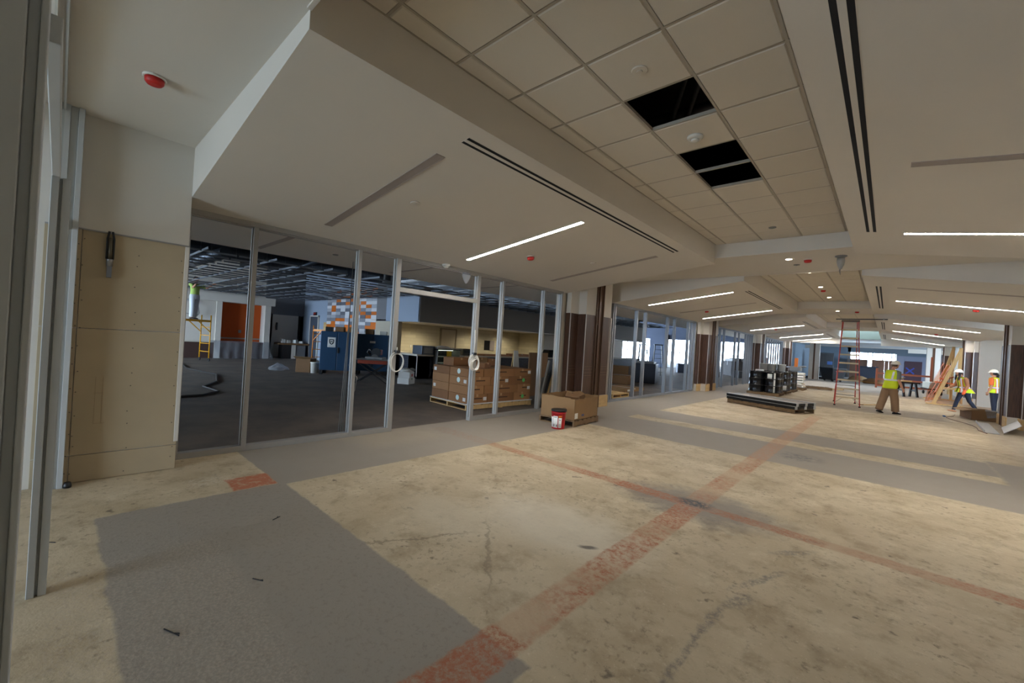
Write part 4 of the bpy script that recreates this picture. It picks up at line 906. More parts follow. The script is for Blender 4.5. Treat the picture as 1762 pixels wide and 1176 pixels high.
R_ = root('bundle_heap', 'brown wrapped bundle on the floor left of centre in the far hall', 'bundle', (-1.9, 47, 0)); MB().lathe([(.5, 0), (.55, .15), (.45, .35), (.2, .5), (.02, .52)], 12, sx=1.3).build('wrapping', card, R_); MB().lathe([(.53, .1), (.56, .13), (.5, .2)], 12, sx=1.32).build('strap', black, R_)
R_ = root('bundle_heap', 'brown wrapped bundle on the floor behind the walking man', 'bundle', (-.8, 44.5, 0)); MB().lathe([(.45, 0), (.5, .12), (.45, .3), (.2, .45), (.02, .47)], 12, sx=1.5).build('wrapping', card2, R_); MB().lathe([(.48, .1), (.5, .13), (.45, .2)], 12, sx=1.52).build('strap', yellow, R_)
R_ = root('storage_bin', 'dark storage bin in front of the far window', 'bin', (-1.4, 50.5, 0)); MB().box(-.7, .7, -.4, .4, .1, 1.3).build('body', mat('navy_bin', (36, 44, 58), .5), R_, bev=.04); MB().box(-.74, .74, -.44, .44, 1.3, 1.37).build('lid', mat('navy_bin', (36, 44, 58), .5), R_); MB().box(-.6, .6, -.3, .3, 0, .1).build('skid', black, R_)
R_ = root('timber_barrier', 'reddish timber barrier rail across the far hall at right', 'barrier', (.8, 38.5, 0), RAD(8)); redw = mat('red_timber', (150, 84, 58), .7)
for x in (-1.4, 1.3): MB().box(x-.05, x+.05, -.05, .05, 0, 2.3 if x > 0 else 1.35).build('post', redw, R_)
for z in (.12, .55, .95): MB().box(-1.4, 1.3, -.075, -.05, z, z+.12).build('rail', redw, R_)
R_ = root('pallet_jack_cart', 'white flatbed cart parked by the far right column', 'cart', (2.0, 35.6, 0), RAD(15))
MB().box(-.35, .35, -.6, .6, .3, .36).build('deck', black, R_); MB().box(-.3, .3, -.5, .5, .36, .75).build('load_box', mat('pale_grey_box', (190, 196, 190), .6), R_, bev=.02)
for x in (-.25, .25):
    for y in (-.45, .45): MB().lathe([(.1, -.03), (.1, .03)], 12, (x, y, .1), 'x').build('wheel', rubber, R_); MB().box(x-.02, x+.02, y-.02, y+.02, .16, .3).build('caster_fork', steel, R_)
R_ = root('drill_stand', 'grey tripod machine with a pipe bundle past the left drums', 'machine', (-5.0, 36.5, 0))
for k in range(3): MB().bar((.5*cos(k*2.1), .5*sin(k*2.1), 0), (0, 0, .9), .05).build('leg', greyp, R_)
MB().box(-.35, .35, -.3, .3, .75, 1.05).build('motor_body', greyp, R_, bev=.03); MB().tube([(-.6, 0, 1.0), (.6, .1, 1.1)], .06, 8).build('pipe', steel, R_); MB().box(-.1, .1, -.1, .1, 1.05, 1.7).build('column_head', orangel, R_)
for k, (x, y, w_, t_) in enumerate(((-4.3, 46, 2.4, .25), (-1.7, 49, 2, .2))):
    R_ = root('sheet_stack', ['low dark stack of sheets on the far hall floor at left', 'low dark stack of sheets on the far hall floor behind the ladder'][k], 'sheet stack', (x, y, 0))
    for i in range(4): MB().box(-w_/2+.04*i, w_/2-.03*i, -.6, .6, i*t_/4, (i+.85)*t_/4).build('sheet', blackm if i < 3 else mat('pale_sheet', (170, 180, 186), .5), R_)
# far pilasters
tagc = [('white pilaster with dark bronze edge at the left end of the far hall', -4.75, 44.0), ('white pilaster at the right end of the corridor before the far hall', 2.3, 41.5)]
for lab, x, y in tagc:
    R_ = root('pilaster', lab, 'column', (x, y, 0)); MB().box(-.35, .35, -.3, .3, 0, 3.08).build('core', white, R_); MB().box(-.06, .06, -.33, -.3, 0, 3.08).build('bronze_strip', bronze, R_); MB().box(.35, .37, -.3, -.2, 0, 3.08).build('bronze_strip', bronze, R_)

# ------------------------------------------------------------------ things inside the dining hall
def scaffold(label, loc, rz, L_, wd, hdeck, top, mt, group=None):
    R_ = root('scaffold', label, 'scaffold', loc, rz, group)
    for s in (-1, 1):
        x = s*L_/2; f = MB()
        for q in (-1, 1): f.tube([(x, q*wd/2, .13), (x, q*wd/2, top)], .022, 8)
        fr_ = f.build('upright_frame', mt, R_); z = .4
        while z < hdeck: MB().tube([(x, -wd/2, z), (x, wd/2, z)], .016, 6).build('rung', mt, fr_); z += .34
        for q in (-1, 1):
            MB().lathe([(.062, -.018), (.065, 0), (.062, .018)], 14, (x, q*wd/2, .065), 'x').build('caster', rubber, fr_)
            MB().bar((x, q*wd/2, hdeck-.5), (x-s*.5, q*wd/2, hdeck-.05), .03, .03).build('brace', mt, R_)
    for q in (-1, 1): MB().box(-L_/2, L_/2, q*wd/2-.02, q*wd/2+.02, hdeck-.09, hdeck-.01).build('side_rail', mt, R_)
    MB().box(-L_/2+.01, L_/2-.01, -wd/2+.02, wd/2-.02, hdeck-.03, hdeck).build('platform', ply, R_)
    return R_
scaffold('yellow rolling scaffold with a worker standing on it in front of the stage', (-20.95, 3.36, 0), RAD(110), 1.75, .62, 1.72, 1.92, yellow)
scaffold('orange rolling scaffold standing empty beside the blue steel cabinets', (-17.95, 8.0, 0), RAD(20), 1.3, .7, 1.62, 1.78, mat('orange_enamel', (214, 132, 40), .45))
def steel_cabinet(label, loc, rz, w, d, h):
    R_ = root('tool_cabinet', label, 'cabinet', loc, rz)
    MB().box(-w/2, w/2, -d/2, d/2, .16, h).build('body', blue, R_, bev=.012)
    for s in (-1, 1): dr = MB().box(s*w/4-w/4+.012, s*w/4+w/4-.012, -d/2-.012, -d/2, .19, h-.03).build('door', blue, R_, bev=.006)
    MB().box(.02, .07, -d/2-.03, -d/2-.01, .8, 1.0).build('handle', black, dr)
    for x in (-w/2+.06, w/2-.06):
        for y in (-d/2+.06, d/2-.06): MB().box(x-.05, x+.05, y-.05, y+.05, 0, .16).build('skid_foot', black, R_)
    return R_
cA = steel_cabinet('blue steel tool cabinet with a white shield notice on its door', (-15.1, 7.05, 0), RAD(54), 1.15, .6, 1.58)
MB().box(-.33, -.06, -.316, -.312, 1.0, 1.36).build('notice_sheet', labelm, cA); ns_ = cA.children[-1]
sh = MB(); sh.add([(x-.195, -.318, z) for x, z in ((-.085, 1.29), (.085, 1.29), (.085, 1.2), (.06, 1.13), (0, 1.09), (-.06, 1.13), (-.085, 1.2))], [(0, 1, 2, 3, 4, 5, 6)]); sh.build('shield_emblem', black, ns_)
sh = MB(); sh.add([(x-.195, -.320, z) for x, z in ((-.055, 1.26), (.055, 1.26), (.05, 1.19), (0, 1.12), (-.05, 1.19))], [(0, 1, 2, 3, 4)]); sh.build('shield_centre', labelm, ns_)
MB().box(-.235, -.155, -.3225, -.3205, 1.19, 1.22).build('shield_bar', black, ns_); MB().box(-.3, -.09, -.318, -.316, 1.035, 1.045).build('printed_line', ink, ns_)
cB = steel_cabinet('blue steel tool cabinet on the right, its door without a notice', (-14.75, 8.25, 0), RAD(54), 1.15, .6, 1.55)
MB().box(-.1, .1, -.316, -.312, 1.22, 1.30).build('small_label', labelm, cB)
for k, (x, y, sx, sy, h, mt_, lab) in enumerate(((-15.5, 6.85, .25, .2, .16, black, 'dark toolbox at the left on top of the blue cabinets'), (-15.15, 7.1, .3, .3, .18, card2, 'brown carton on the blue cabinet with the notice'), (-14.9, 7.45, .22, .2, .2, card, 'small brown carton between the two blue cabinets on top'), (-14.8, 8.1, .3, .26, .2, card2, 'brown carton on the right blue cabinet, left of two'), (-14.5, 8.5, .25, .2, .14, whitep, 'pale plastic box on the right blue cabinet'))):
    box_thing('toolbox' if k == 0 else ('plastic_box' if k == 4 else 'carton'), lab, 'box', (x, y, 1.58 if k < 3 else 1.55), sx, sy, h, mt_, .9, tape=labelm if k in (1, 3) else None)
# table saw on folding stand
R_ = root('table_saw', 'table saw on a folding black stand near the glass doorway', 'saw', (-12.4, 7.0, 0), RAD(48))
MB().box(-.45, .45, -.32, .32, .62, .74).build('saw_body', mat('rust_red', (150, 62, 40), .5), R_, bev=.01); MB().box(-.5, .5, -.36, .36, .74, .77).build('table_top', steel, R_)
for s in (-1, 1):
    MB().bar((-.5, s*.3, 0), (.4, s*.3, .62), .035).build('leg', black, R_); MB().bar((.5, s*.3, 0), (-.4, s*.3, .62), .035).build('leg', black, R_)
MB().box(-.02, .02, -.3, .3, .28, .31).build('cross_tie', black, R_); MB().lathe([(.12, -.002), (.12, .002)], 24, (.0, 0, .8), 'y').build('saw_blade', steel, R_)
R_ = root('mitre_saw', 'dark power saw sitting on the table saw', 'saw', (-12.5, 7.1, .77), RAD(40)); MB().box(-.28, .28, -.2, .2, 0, .06).build('base', greyp, R_); MB().lathe([(.15, -.03), (.15, .03)], 18, (0, 0, .2), 'y').build('blade_guard', black, R_); MB().tube([(-.1, 0, .2), (-.25, .05, .3), (-.3, .05, .2), (-.2, .05, .12)], .035, 8).build('handle', black, R_); MB().box(-.05, .15, .03, .18, .12, .3).build('motor', mat('motor_red', (130, 44, 36), .5), R_)
R_ = box_thing('carton', 'dark brown carton on the floor left of the blue cabinets', 'box', (-16.2, 6.35, 0), .5, .7, .5, card2, .9)
MB().hull4([(-.25, -.35, .5), (.25, -.35, .5), (.3, -.5, .58), (-.3, -.5, .58)], [(-.25, -.35, .51), (.25, -.35, .51), (.3, -.5, .59), (-.3, -.5, .59)]).build('flap', card, R_)
bucket('white bucket on the floor at the foot of the blue cabinets', (-15.65, 6.45, 0), .15, .4, None)
R_ = root('plastic_heap', 'crumpled clear plastic heap on the hall floor before the orange scaffold', 'plastic sheet', (-17.1, 5.7, 0)); 
rp = random.Random(2); hv = []; 
for j in range(6):
    for i in range(14): t_ = 2*pi*i/14; r_ = .36*(1-j/5.5)*(1+rp.uniform(-.2, .2)); hv.append((r_*cos(t_)*1.2, r_*sin(t_), .24*(j/5)**.7+rp.uniform(-.03, .03)*(j > 0)))
MB().add(hv, [(j*14+i, j*14+(i+1) % 14, (j+1)*14+(i+1) % 14, (j+1)*14+i) for j in range(5) for i in range(14)], False).build('film', plasticfilm, R_)
# desk with clutter before the white door
R_ = root('work_table', 'dark table with pale side panel in front of the white door panel', 'table', (-23.3, 8.35, 0), RAD(90))
MB().box(-.75, .75, -.35, .35, .72, .8).build('table_top', card2, R_); MB().box(-.55, -.1, -.25, .25, 0, .72).build('pedestal', black, R_); MB().box(-.1, .1, -.28, -.22, 0, .72).build('white_panel', white, R_); MB().box(.1, .6, -.25, .2, 0, .7).build('pedestal', greywall, R_)
for k, (y, h) in enumerate(((7.9, .2), (8.15, .16), (8.5, .18), (8.8, .12))): box_thing('paper_bag', ['pale bag at the left on the dark work table', 'pale box second from left on the dark work table', 'pale bag third from left on the dark work table', 'low pale box at the right on the dark work table'][k], 'bag', (-23.3, y, .8), .2, .18, h, labelm if k != 1 else whitep, .3*k, tape=whitep)
R_ = box_thing('carton', 'white printed carton on the floor inside the doorway, lower of two', 'box', (-11.8, 7.85, 0), .42, .42, .2, labelm, .5, tape=mat('green_stripe', (120, 160, 130), .7))
R_ = box_thing('carton', 'white printed carton inside the doorway, upper of two', 'box', (-11.8, 7.85, .2), .4, .4, .2, labelm, .6); MB().box(.2, .203, -.08, .08, .05, .14).build('printed_mark', mat('pale_red', (200, 120, 110), .7), R_)
R_ = root('paper_scraps', 'crumpled pale paper lying on the two white cartons', 'paper', (-11.8, 7.85, .4)); MB().lathe([(.2, 0), (.22, .05), (.12, .1), (.02, .12)], 9, sx=1.2).build('sheet', labelm, R_); MB().lathe([(.1, .02), (.12, .07), (.02, .12)], 7, (.15, .1, .02)).build('sheet', greyp, R_)
# pallet of brown cartons just inside the glass
pallet('pallet under the big stack of brown cartons behind the glass', (-7.62, 7.35, 0), RAD(87), 2.15, 1.45, 9, lumber)
R_ = root('cardboard_sheet', 'pale slip sheet between the pallet and the brown cartons', 'sheet', (-7.62, 7.35, .127), RAD(-3)); MB().box(-.74, .74, -1.08, 1.08, 0, .012).build('sheet', labelm, R_); MB().box(.7, .75, -1.08, 1.08, .012, .022).build('edge_fold', labelm, R_)
cm1, cm2, cm3 = mat('carton_a', (150, 106, 66), .85, var=.06), mat('carton_b', (136, 94, 58), .85, var=.06), mat('carton_c', (162, 117, 75), .85, var=.06)
greend = mat('green_dot', (90, 190, 100), .6); teald = mat('pale_label', (206, 226, 220), .6)
z0 = .14; rc = random.Random(9); lay = ['bottom', 'second', 'third', 'fourth', 'top']
for li, (hh_, splits) in enumerate(((.21, (.0, .62, 1.5, 2.1)), (.2, (.0, .5, 1.62, 2.1)), (.2, (.0, .7, 1.3, 2.1)), (.19, (.0, .46, 1.45, 2.1)))):
    for si in range(len(splits)-1):
        for xi_, (xa, xb) in enumerate(((-.7, -.02), (.0, .7))):
            ya, yb = splits[si]-1.05, splits[si+1]-1.05-.012
            dx = rc.uniform(-.005, .005)
            side = 'front' if xi_ else 'back'; pos = ['left', 'middle', 'right'][si]
            R_ = root('carton', 'brown carton, %s layer, %s %s of the stack behind the glass' % (lay[li], side, pos), 'box', (-7.62, 7.35, z0), RAD(-3), 'brown cartons on the pallet behind the glass')
            MB().box(xa+dx, xb+dx, ya, yb, .0, hh_-.004).build('body', rc.choice([cm1, cm2, cm3]), R_, bev=.006)
            MB().box(xa+dx-.001, xb+dx+.0015, (ya+yb)/2-.03, (ya+yb)/2+.03, hh_-.06, hh_-.0025).build('tape', mat('tan_tape', (176, 136, 92), .5), R_)
            if xi_:
                (li, si) in ((1, 2), (2, 1), (3, 2), (0, 0)) and MB().box(xb+dx, xb+dx+.002, yb-.12, yb-.02, .06, .14).build('label', labelm, R_)
                MB().box(xb+dx, xb+dx+.0015, ya+(yb-ya)*.35, ya+(yb-ya)*.75, .10, .125).build('printed_line', mat('carton_ink', (72, 48, 30), .8), R_)
                if si == 2 and li in (0, 2): MB().lathe([(.05, 0), (.05, .003)], 16, (xb+dx, yb-.28, .1), 'x').build('green_sticker', greend, R_)
            if si == 0:
                if xi_ and li in (0, 2, 3): MB().lathe([(.06, 0), (.06, -.004)], 16, (.35, ya, .11), 'y').build('round_label', teald, R_)
                (li + xi_) % 2 and MB().box(.55 if xi_ else -.65, .65 if xi_ else -.55, ya-.003, ya, .05, .13).build('label', labelm, R_)
    z0 += hh_
for k, (x, y, sx, sy, h) in enumerate(((-8.0, 6.75, .4, .5, .2), (-7.9, 7.3, .45, .45, .22), (-8.0, 7.8, .4, .4, .18), (-7.3, 7.0, .3, .3, .12))):
    box_thing('carton', ['loose brown carton on top of the carton stack, left', 'loose yellow-brown carton in the middle on the carton stack', 'loose brown carton on top of the stack, right', 'flat loose carton on the front of the carton stack'][k], 'box', (x, y, z0), sx, sy, h, [cm2, card, cm1, cm2][k], .1*k, tape=mat('tan_tape', (176, 136, 92), .5))
R_ = root('easel_sign', 'small white folding sign standing behind the brown cartons', 'sign', (-8.3, 9.3, 0), RAD(75)); 
for x in (-.12, .12): MB().bar((x, -.15, 0), (x*.6, 0, 1.32), .025).build('leg', lumber, R_); MB().bar((x, .15, 0), (x*.6, 0, 1.3), .025).build('leg', lumber, R_)
MB().hull4([(-.11, -.1, .75), (.11, -.1, .75), (.07, -.03, 1.35), (-.07, -.03, 1.35)], [(-.11, -.085, .75), (.11, -.085, .75), (.07, -.015, 1.35), (-.07, -.015, 1.35)]).build('white_board', labelm, R_)
R_ = root('board', 'tall brown board leaning upright behind the right end of the carton stack', 'board', (-8.0, 10.0, 0), RAD(8)); MB().box(-.02, .02, -.5, .6, 0, 1.32).build('sheet', card2, R_); MB().box(-.03, -.02, -.5, .6, .6, .66).build('batten', palletw, R_)
for k, (y, tilt, h, mt_) in enumerate(((8.25, .20, 1.25, black), (8.32, .25, 1.3, lumber), (8.12, .14, 1.2, mat('grey_trim', (120, 118, 112), .6)))):
    R_ = root('timber_strip', ['dark metal strip leaning on the end jamb inside the glass', 'pale wooden strip leaning on the end jamb inside the glass', 'grey strip leaning behind the pale one at the end jamb'][k], 'strip', (-6.38, y, 0)); MB().bar((0, 0, .01), (.08, tilt*1.6, h), .03, .05).build('strip', mt_, R_); MB().box(-.012, .012, -.03, .03, 0, .02).build('end_cap', mt_, R_)
R_ = root('plywood_sheet', 'grey sheet leaning low behind the end jamb inside the glass', 'sheet', (-6.6, 8.6, 0)); MB().hull4([(0, -.35, 0), (.02, -.35, 0), (.02, .1, 0), (0, .1, 0)], [(.12, -.3, .75), (.14, -.3, .75), (.14, .1, .8), (.12, .1, .8)]).build('sheet', mat('grey_sheet2', (96, 92, 86), .8), R_); MB().box(.0, .02, -.2, -.1, 0, .02).build('edge', greyp, R_)
# coiled cables on the doorway jambs
def coil(label, y, z, r, turns, n, jamb):
    R_ = root('cable_coil', label, 'cable', (XG+.07, y, z)); rq = random.Random(int(y*10))
    for k in range(n):
        rr = r*(1-.08*k); pts_ = [(.012+.006*k+.012*sin(t_*2+k), rr*cos(t_)*.9+.01*k, rr*1.15*sin(t_)-.01*k) for t_ in [2*pi*i/28 for i in range(29)]]
        MB().tube(pts_, .011, 6, False).build('loop', whitep, R_)
    MB().tube([(.01, .0, r), (.005, .01, r+.25), (0.0, 0.0, r+.5)] if n > 2 else [(.01, 0, r), (.0, .01, r+.1)], .008, 6).build('tail', whitep, R_)
    MB().box(-.015, .05, -.035, .035, r*1.02, r*1.02+.05).build('hook', black, R_)
coil('thin white cable coil hanging on the left jamb of the glass doorway', 3.80, 1.16, .14, 1, 2, 0)
coil('thick tangle of white cable hanging on the right jamb of the glass doorway', 5.53, 1.16, .14, 3, 5, 0)
R_ = root('cable', 'thin grey cable hanging down behind the second glass mullion', 'cable', (XG-.075, 3.03, 0)); 
for k in range(3): MB().tube([(-.01*k, -.03*k, .02), (-.012, -.02*k+.01, 1.0), (-.004, .0, 2.0), (0, .0, 2.7)], .006, 6).build('strand', greyp, R_)
MB().tube([(0, .03, 1.1), (.02, .17, .9), (.01, .15, .7), (0, .06, .55)], .005, 6).build('strand', greyp, R_)
R_ = root('plastic_bag', 'small clear plastic bag hanging from the soffit over the doorway', 'bag', (-6.02, 5.2, 2.87)); MB().lathe([(.09, .0), (.1, -.06), (.05, -.16), (.015, -.2)], 9, sx=.5).build('bag', plasticfilm, R_); MB().lathe([(.02, .01), (.04, -.0)], 9).build('knot', plasticfilm, R_)
# cable on the hall floor and loops by the stage
R_ = root('hose', 'black hose curling across the hall floor behind the first glass pane', 'hose'); hm = black
MB().tube([(-19.8, 3.2, .02), (-17.5, 3.0, .02), (-15.5, 3.4, .02), (-13.6, 3.0, .02), (-12.6, 2.5, .02), (-11.6, 2.6, .02), (-11.1, 2.2, .02), (-11.0, 1.6, .02), (-11.6, 1.0, .02)], .025, 6).build('hose_run', hm, R_); MB().tube([(-19.8, 3.2, .02), (-20, 3.22, .03)], .032, 8).build('end_fitting', steel, R_)
R_ = root('cable_loop', 'grey cables looping out of the white wall beside the worker', 'cable', (-22.9, 4.0, 2.0))
for k in range(3): MB().tube([(0, -.5, .55+.05*k), (.15, -.1, .6-.05*k), (.22, .15, .3), (.2, .2-.05*k, 0), (.1, .12, -.15)], .018, 6).build('loop', greyp, R_)
MB().tube([(.05, -.5, .0), (.1, -.1, -.05), (.05, .1, .2)], .015, 6).build('loop', greyp, R_)
R_ = root('power_cord', 'thin cord hanging from the worker scaffold to the hall floor', 'cord', (-20.9, 2.75, 0)); MB().tube([(0, 0, 1.66), (.02, .02, 1.0), (0, -.03, .3), (.05, -.2, .03), (.3, -.6, .02)], .012, 6).build('cord', black, R_); MB().tube([(.3, -.6, .02), (.38, -.7, .02)], .025, 6).build('plug', black, R_)
# second bay of the hall
pallet('pale pallet on the floor just behind the second bay studs', (-6.95, 12.55, 0), 0, 1.0, 1.1, 6, lumber)
for k, (x, y, sx, sy, h, mt_, lab) in enumerate(((-7.6, 14.9, 1.0, 1.6, .12, card, 'flat carton on the floor behind the second bay studs'), (-9.2, 14.2, 1.2, .5, .25, palletw, 'low timber pile behind the pale pallet'), (-9.0, 17.5, .8, .9, .4, card2, 'dark carton farther behind the second bay studs'), (-10.2, 19.0, 1.5, .7, .75, card2, 'long brown crate before the far navy counter'))):
    R_ = box_thing('carton' if k != 1 else 'timber_pile', lab, 'box' if k != 1 else 'timber', (x, y, 0), sx, sy, h, mt_, .1*k, tape=labelm if k in (0, 2) else None)
    if k == 0: MB().box(.5, .505, -.6, -.35, .03, .1).build('label', labelm, R_)
R_ = root('machine_base', 'dark upright machine block behind the second bay studs', 'machine', (-8.9, 19.8, 0), .3); MB().box(-.5, .5, -.6, .6, 0, .95).build('body', mat('navy_metal', (30, 36, 50), .5), R_, bev=.03); MB().box(-.4, .4, -.5, .5, .95, 1.05).build('lid', greyp, R_)
R_ = root('post', 'short black post beside the pale pallet behind the studs', 'post', (-7.6, 13.3, 0)); MB().box(-.04, .04, -.04, .04, .02, .75).build('tube', black, R_); MB().box(-.12, .12, -.12, .12, 0, .02).build('foot', black, R_)
def ladder2(label, loc, rz, h, mt):
    R_ = root('stepladder', label, 'ladder', loc, rz)
    for s in (-1, 1): MB().bar((s*.35, 0, .0), (s*.2, .35, h), .05, .09).build('rail', mt, R_)
    for i in range(1, 7): t_ = i/7.0; MB().box(-.35+.15*t_, .35-.15*t_, .35*t_-.03, .35*t_+.05, h*t_-.012, h*t_+.012).build('step', mt, R_)
    MB().box(-.26, .26, .25, .48, h, h+.06).build('top_cap', mt, R_)
    for s in (-1, 1): MB().bar((s*.32, .8, 0), (s*.2, .4, h), .03, .04).build('rear_rail', mt, R_)
ladder2('dark stepladder silhouetted against the bright hall windows, left of two', (-11.45, 25.0, 0), .6, 1.9, blackm)
ladder2('dark stepladder against the slate wall, right of two', (-10.6, 25.3, 0), .6, 1.95, blackm)
for k, (x, y, sx, sy, h, mt_, lab) in enumerate(((-9.4, 31, 1.3, .9, 1.0, mat('crate_dark', (44, 38, 36), .7), 'dark crate under the right hall window of the second bay'), (-10.3, 33, 1.2, 1, .8, blackm, 'black chest on the floor before the hall windows'), (-11.8, 33, 1.0, .9, .7, mat('slate_case', (50, 58, 74), .6), 'slate blue case by the hall column'), (-8.9, 36.5, 1.6, 1.3, 1.15, mat('crate_dark', (44, 38, 36), .7), 'dark machine pile seen through the third bay studs'), (-8.0, 33.5, .6, .6, .5, blackm, 'low dark heap at the left of the third bay view'), (-7.6, 39.0, .5, .5, 1.6, mat('orange_crate', (170, 104, 64), .7), 'orange-brown tall crate by the third bay window'))):
    R_ = box_thing('crate', lab, 'crate', (x, y, 0), sx, sy, h, mt_, .25*k, tape=greyp)
    if k == 0: MB().lathe([(.25, h), (.3, h+.1), (.05, h+.2)], 9, sx=1.6).build('sacking', card, R_)
    if k == 3:
        for i in range(4): MB().box(-.7+.36*i, -.42+.36*i, -.6, .6, h, h+.18+.08*(i % 2)).build('top_item', blackm if i % 2 else greyp, R_)
# metal pole with handle on the gypsum wall
R_ = root('cable_whip', 'short dark cable loop with a metal end hanging from the gypsum wall top', 'cable', (WX+.012, .315, 2.2))
MB().tube([(.01, -.022, -.02), (.012, -.024, .18), (.012, -.012, .25), (.012, .012, .25), (.012, .024, .18), (.01, .022, -.02)], .009, 8).build('loop', black, R_); MB().tube([(.015, 0, -.03), (.015, .0, .19)], .016, 8).build('inner_loop', mat('brass_dark', (92, 82, 64), .4, .6), R_)
MB().lathe([(.022, -.09), (.026, -.03), (.03, -.02)], 12, (.015, 0, 0)).build('metal_end', steel, R_); MB().box(.0, .03, -.018, .018, -.20, -.08).build('tail_plate', mat('lead_grey', (110, 110, 112), .5, .4), R_)
# small bits lying on the floor
for k, (x, y, l, a_) in enumerate(((-3.76, 1.31, .045, 2.0), (-2.68, .46, .075, .35), (-2.9, .92, .05, .4), (-4.3, .02, .05, .6))):
    R_ = tag(MB().bar((-l*.8, 0, .003), (l*.8, .004*k, .004), .0045, .004).add([(0, .0, .003), (l*.7, .012, .003), (l*.6, .016, .007)], [(0, 1, 2)]).build('debris_sliver', black, loc=(x, y, 0), rot=(0, 0, a_)), ['black sliver standing at the edge of the cream floor patch', 'long thin black sliver on the rough grey floor patch', 'short dark sliver on the grey floor near the smooth edge', 'dark sliver on the cream floor strip at far left'][k], 'debris')

# ------------------------------------------------------------------ people
def loft(rings, n=20, a0=0, a1=2*pi, cap=True):
    """rings: (x, y, z, rx, ry)"""
    m_ = MB(); full = abs(a1-a0-2*pi) < 1e-6; k = n if full else n+1; vs = []
    for (x, y, z, rx, ry) in rings:
        for i in range(k): t_ = a0+(a1-a0)*i/n; vs.append((x+rx*cos(t_), y+ry*sin(t_), z))
    fs = [(j*k+i, j*k+(i+1) % k, (j+1)*k+(i+1) % k, (j+1)*k+i) for j in range(len(rings)-1) for i in range(k if full else n)]
    m_.add(vs, fs, True)
    if cap and full: m_.f += [tuple(reversed(range(k))), tuple((len(rings)-1)*k+i for i in range(k))]; m_.sm += [False, False]
    return m_
def remeshed(mb, vox, name, mt, parent, smooth=1):
    me = mb.mesh('tmp', mt); o = bpy.data.objects.new('tmp', me); COL.objects.link(o)
    md = o.modifiers.new('r', 'REMESH'); md.mode = 'VOXEL'; md.voxel_size = vox
    if smooth: sm_ = o.modifiers.new('s', 'SMOOTH'); sm_.iterations = smooth*3; sm_.factor = .5
    dg = bpy.context.evaluated_depsgraph_get(); dg.update(); m2 = bpy.data.meshes.new_from_object(o.evaluated_get(dg)); m2.name = name
    bpy.data.objects.remove(o); m2.materials.clear(); m2.materials.append(mt)
    m2.polygons.foreach_set('use_smooth', [True]*len(m2.polygons))
    return obj(name, m2, parent)
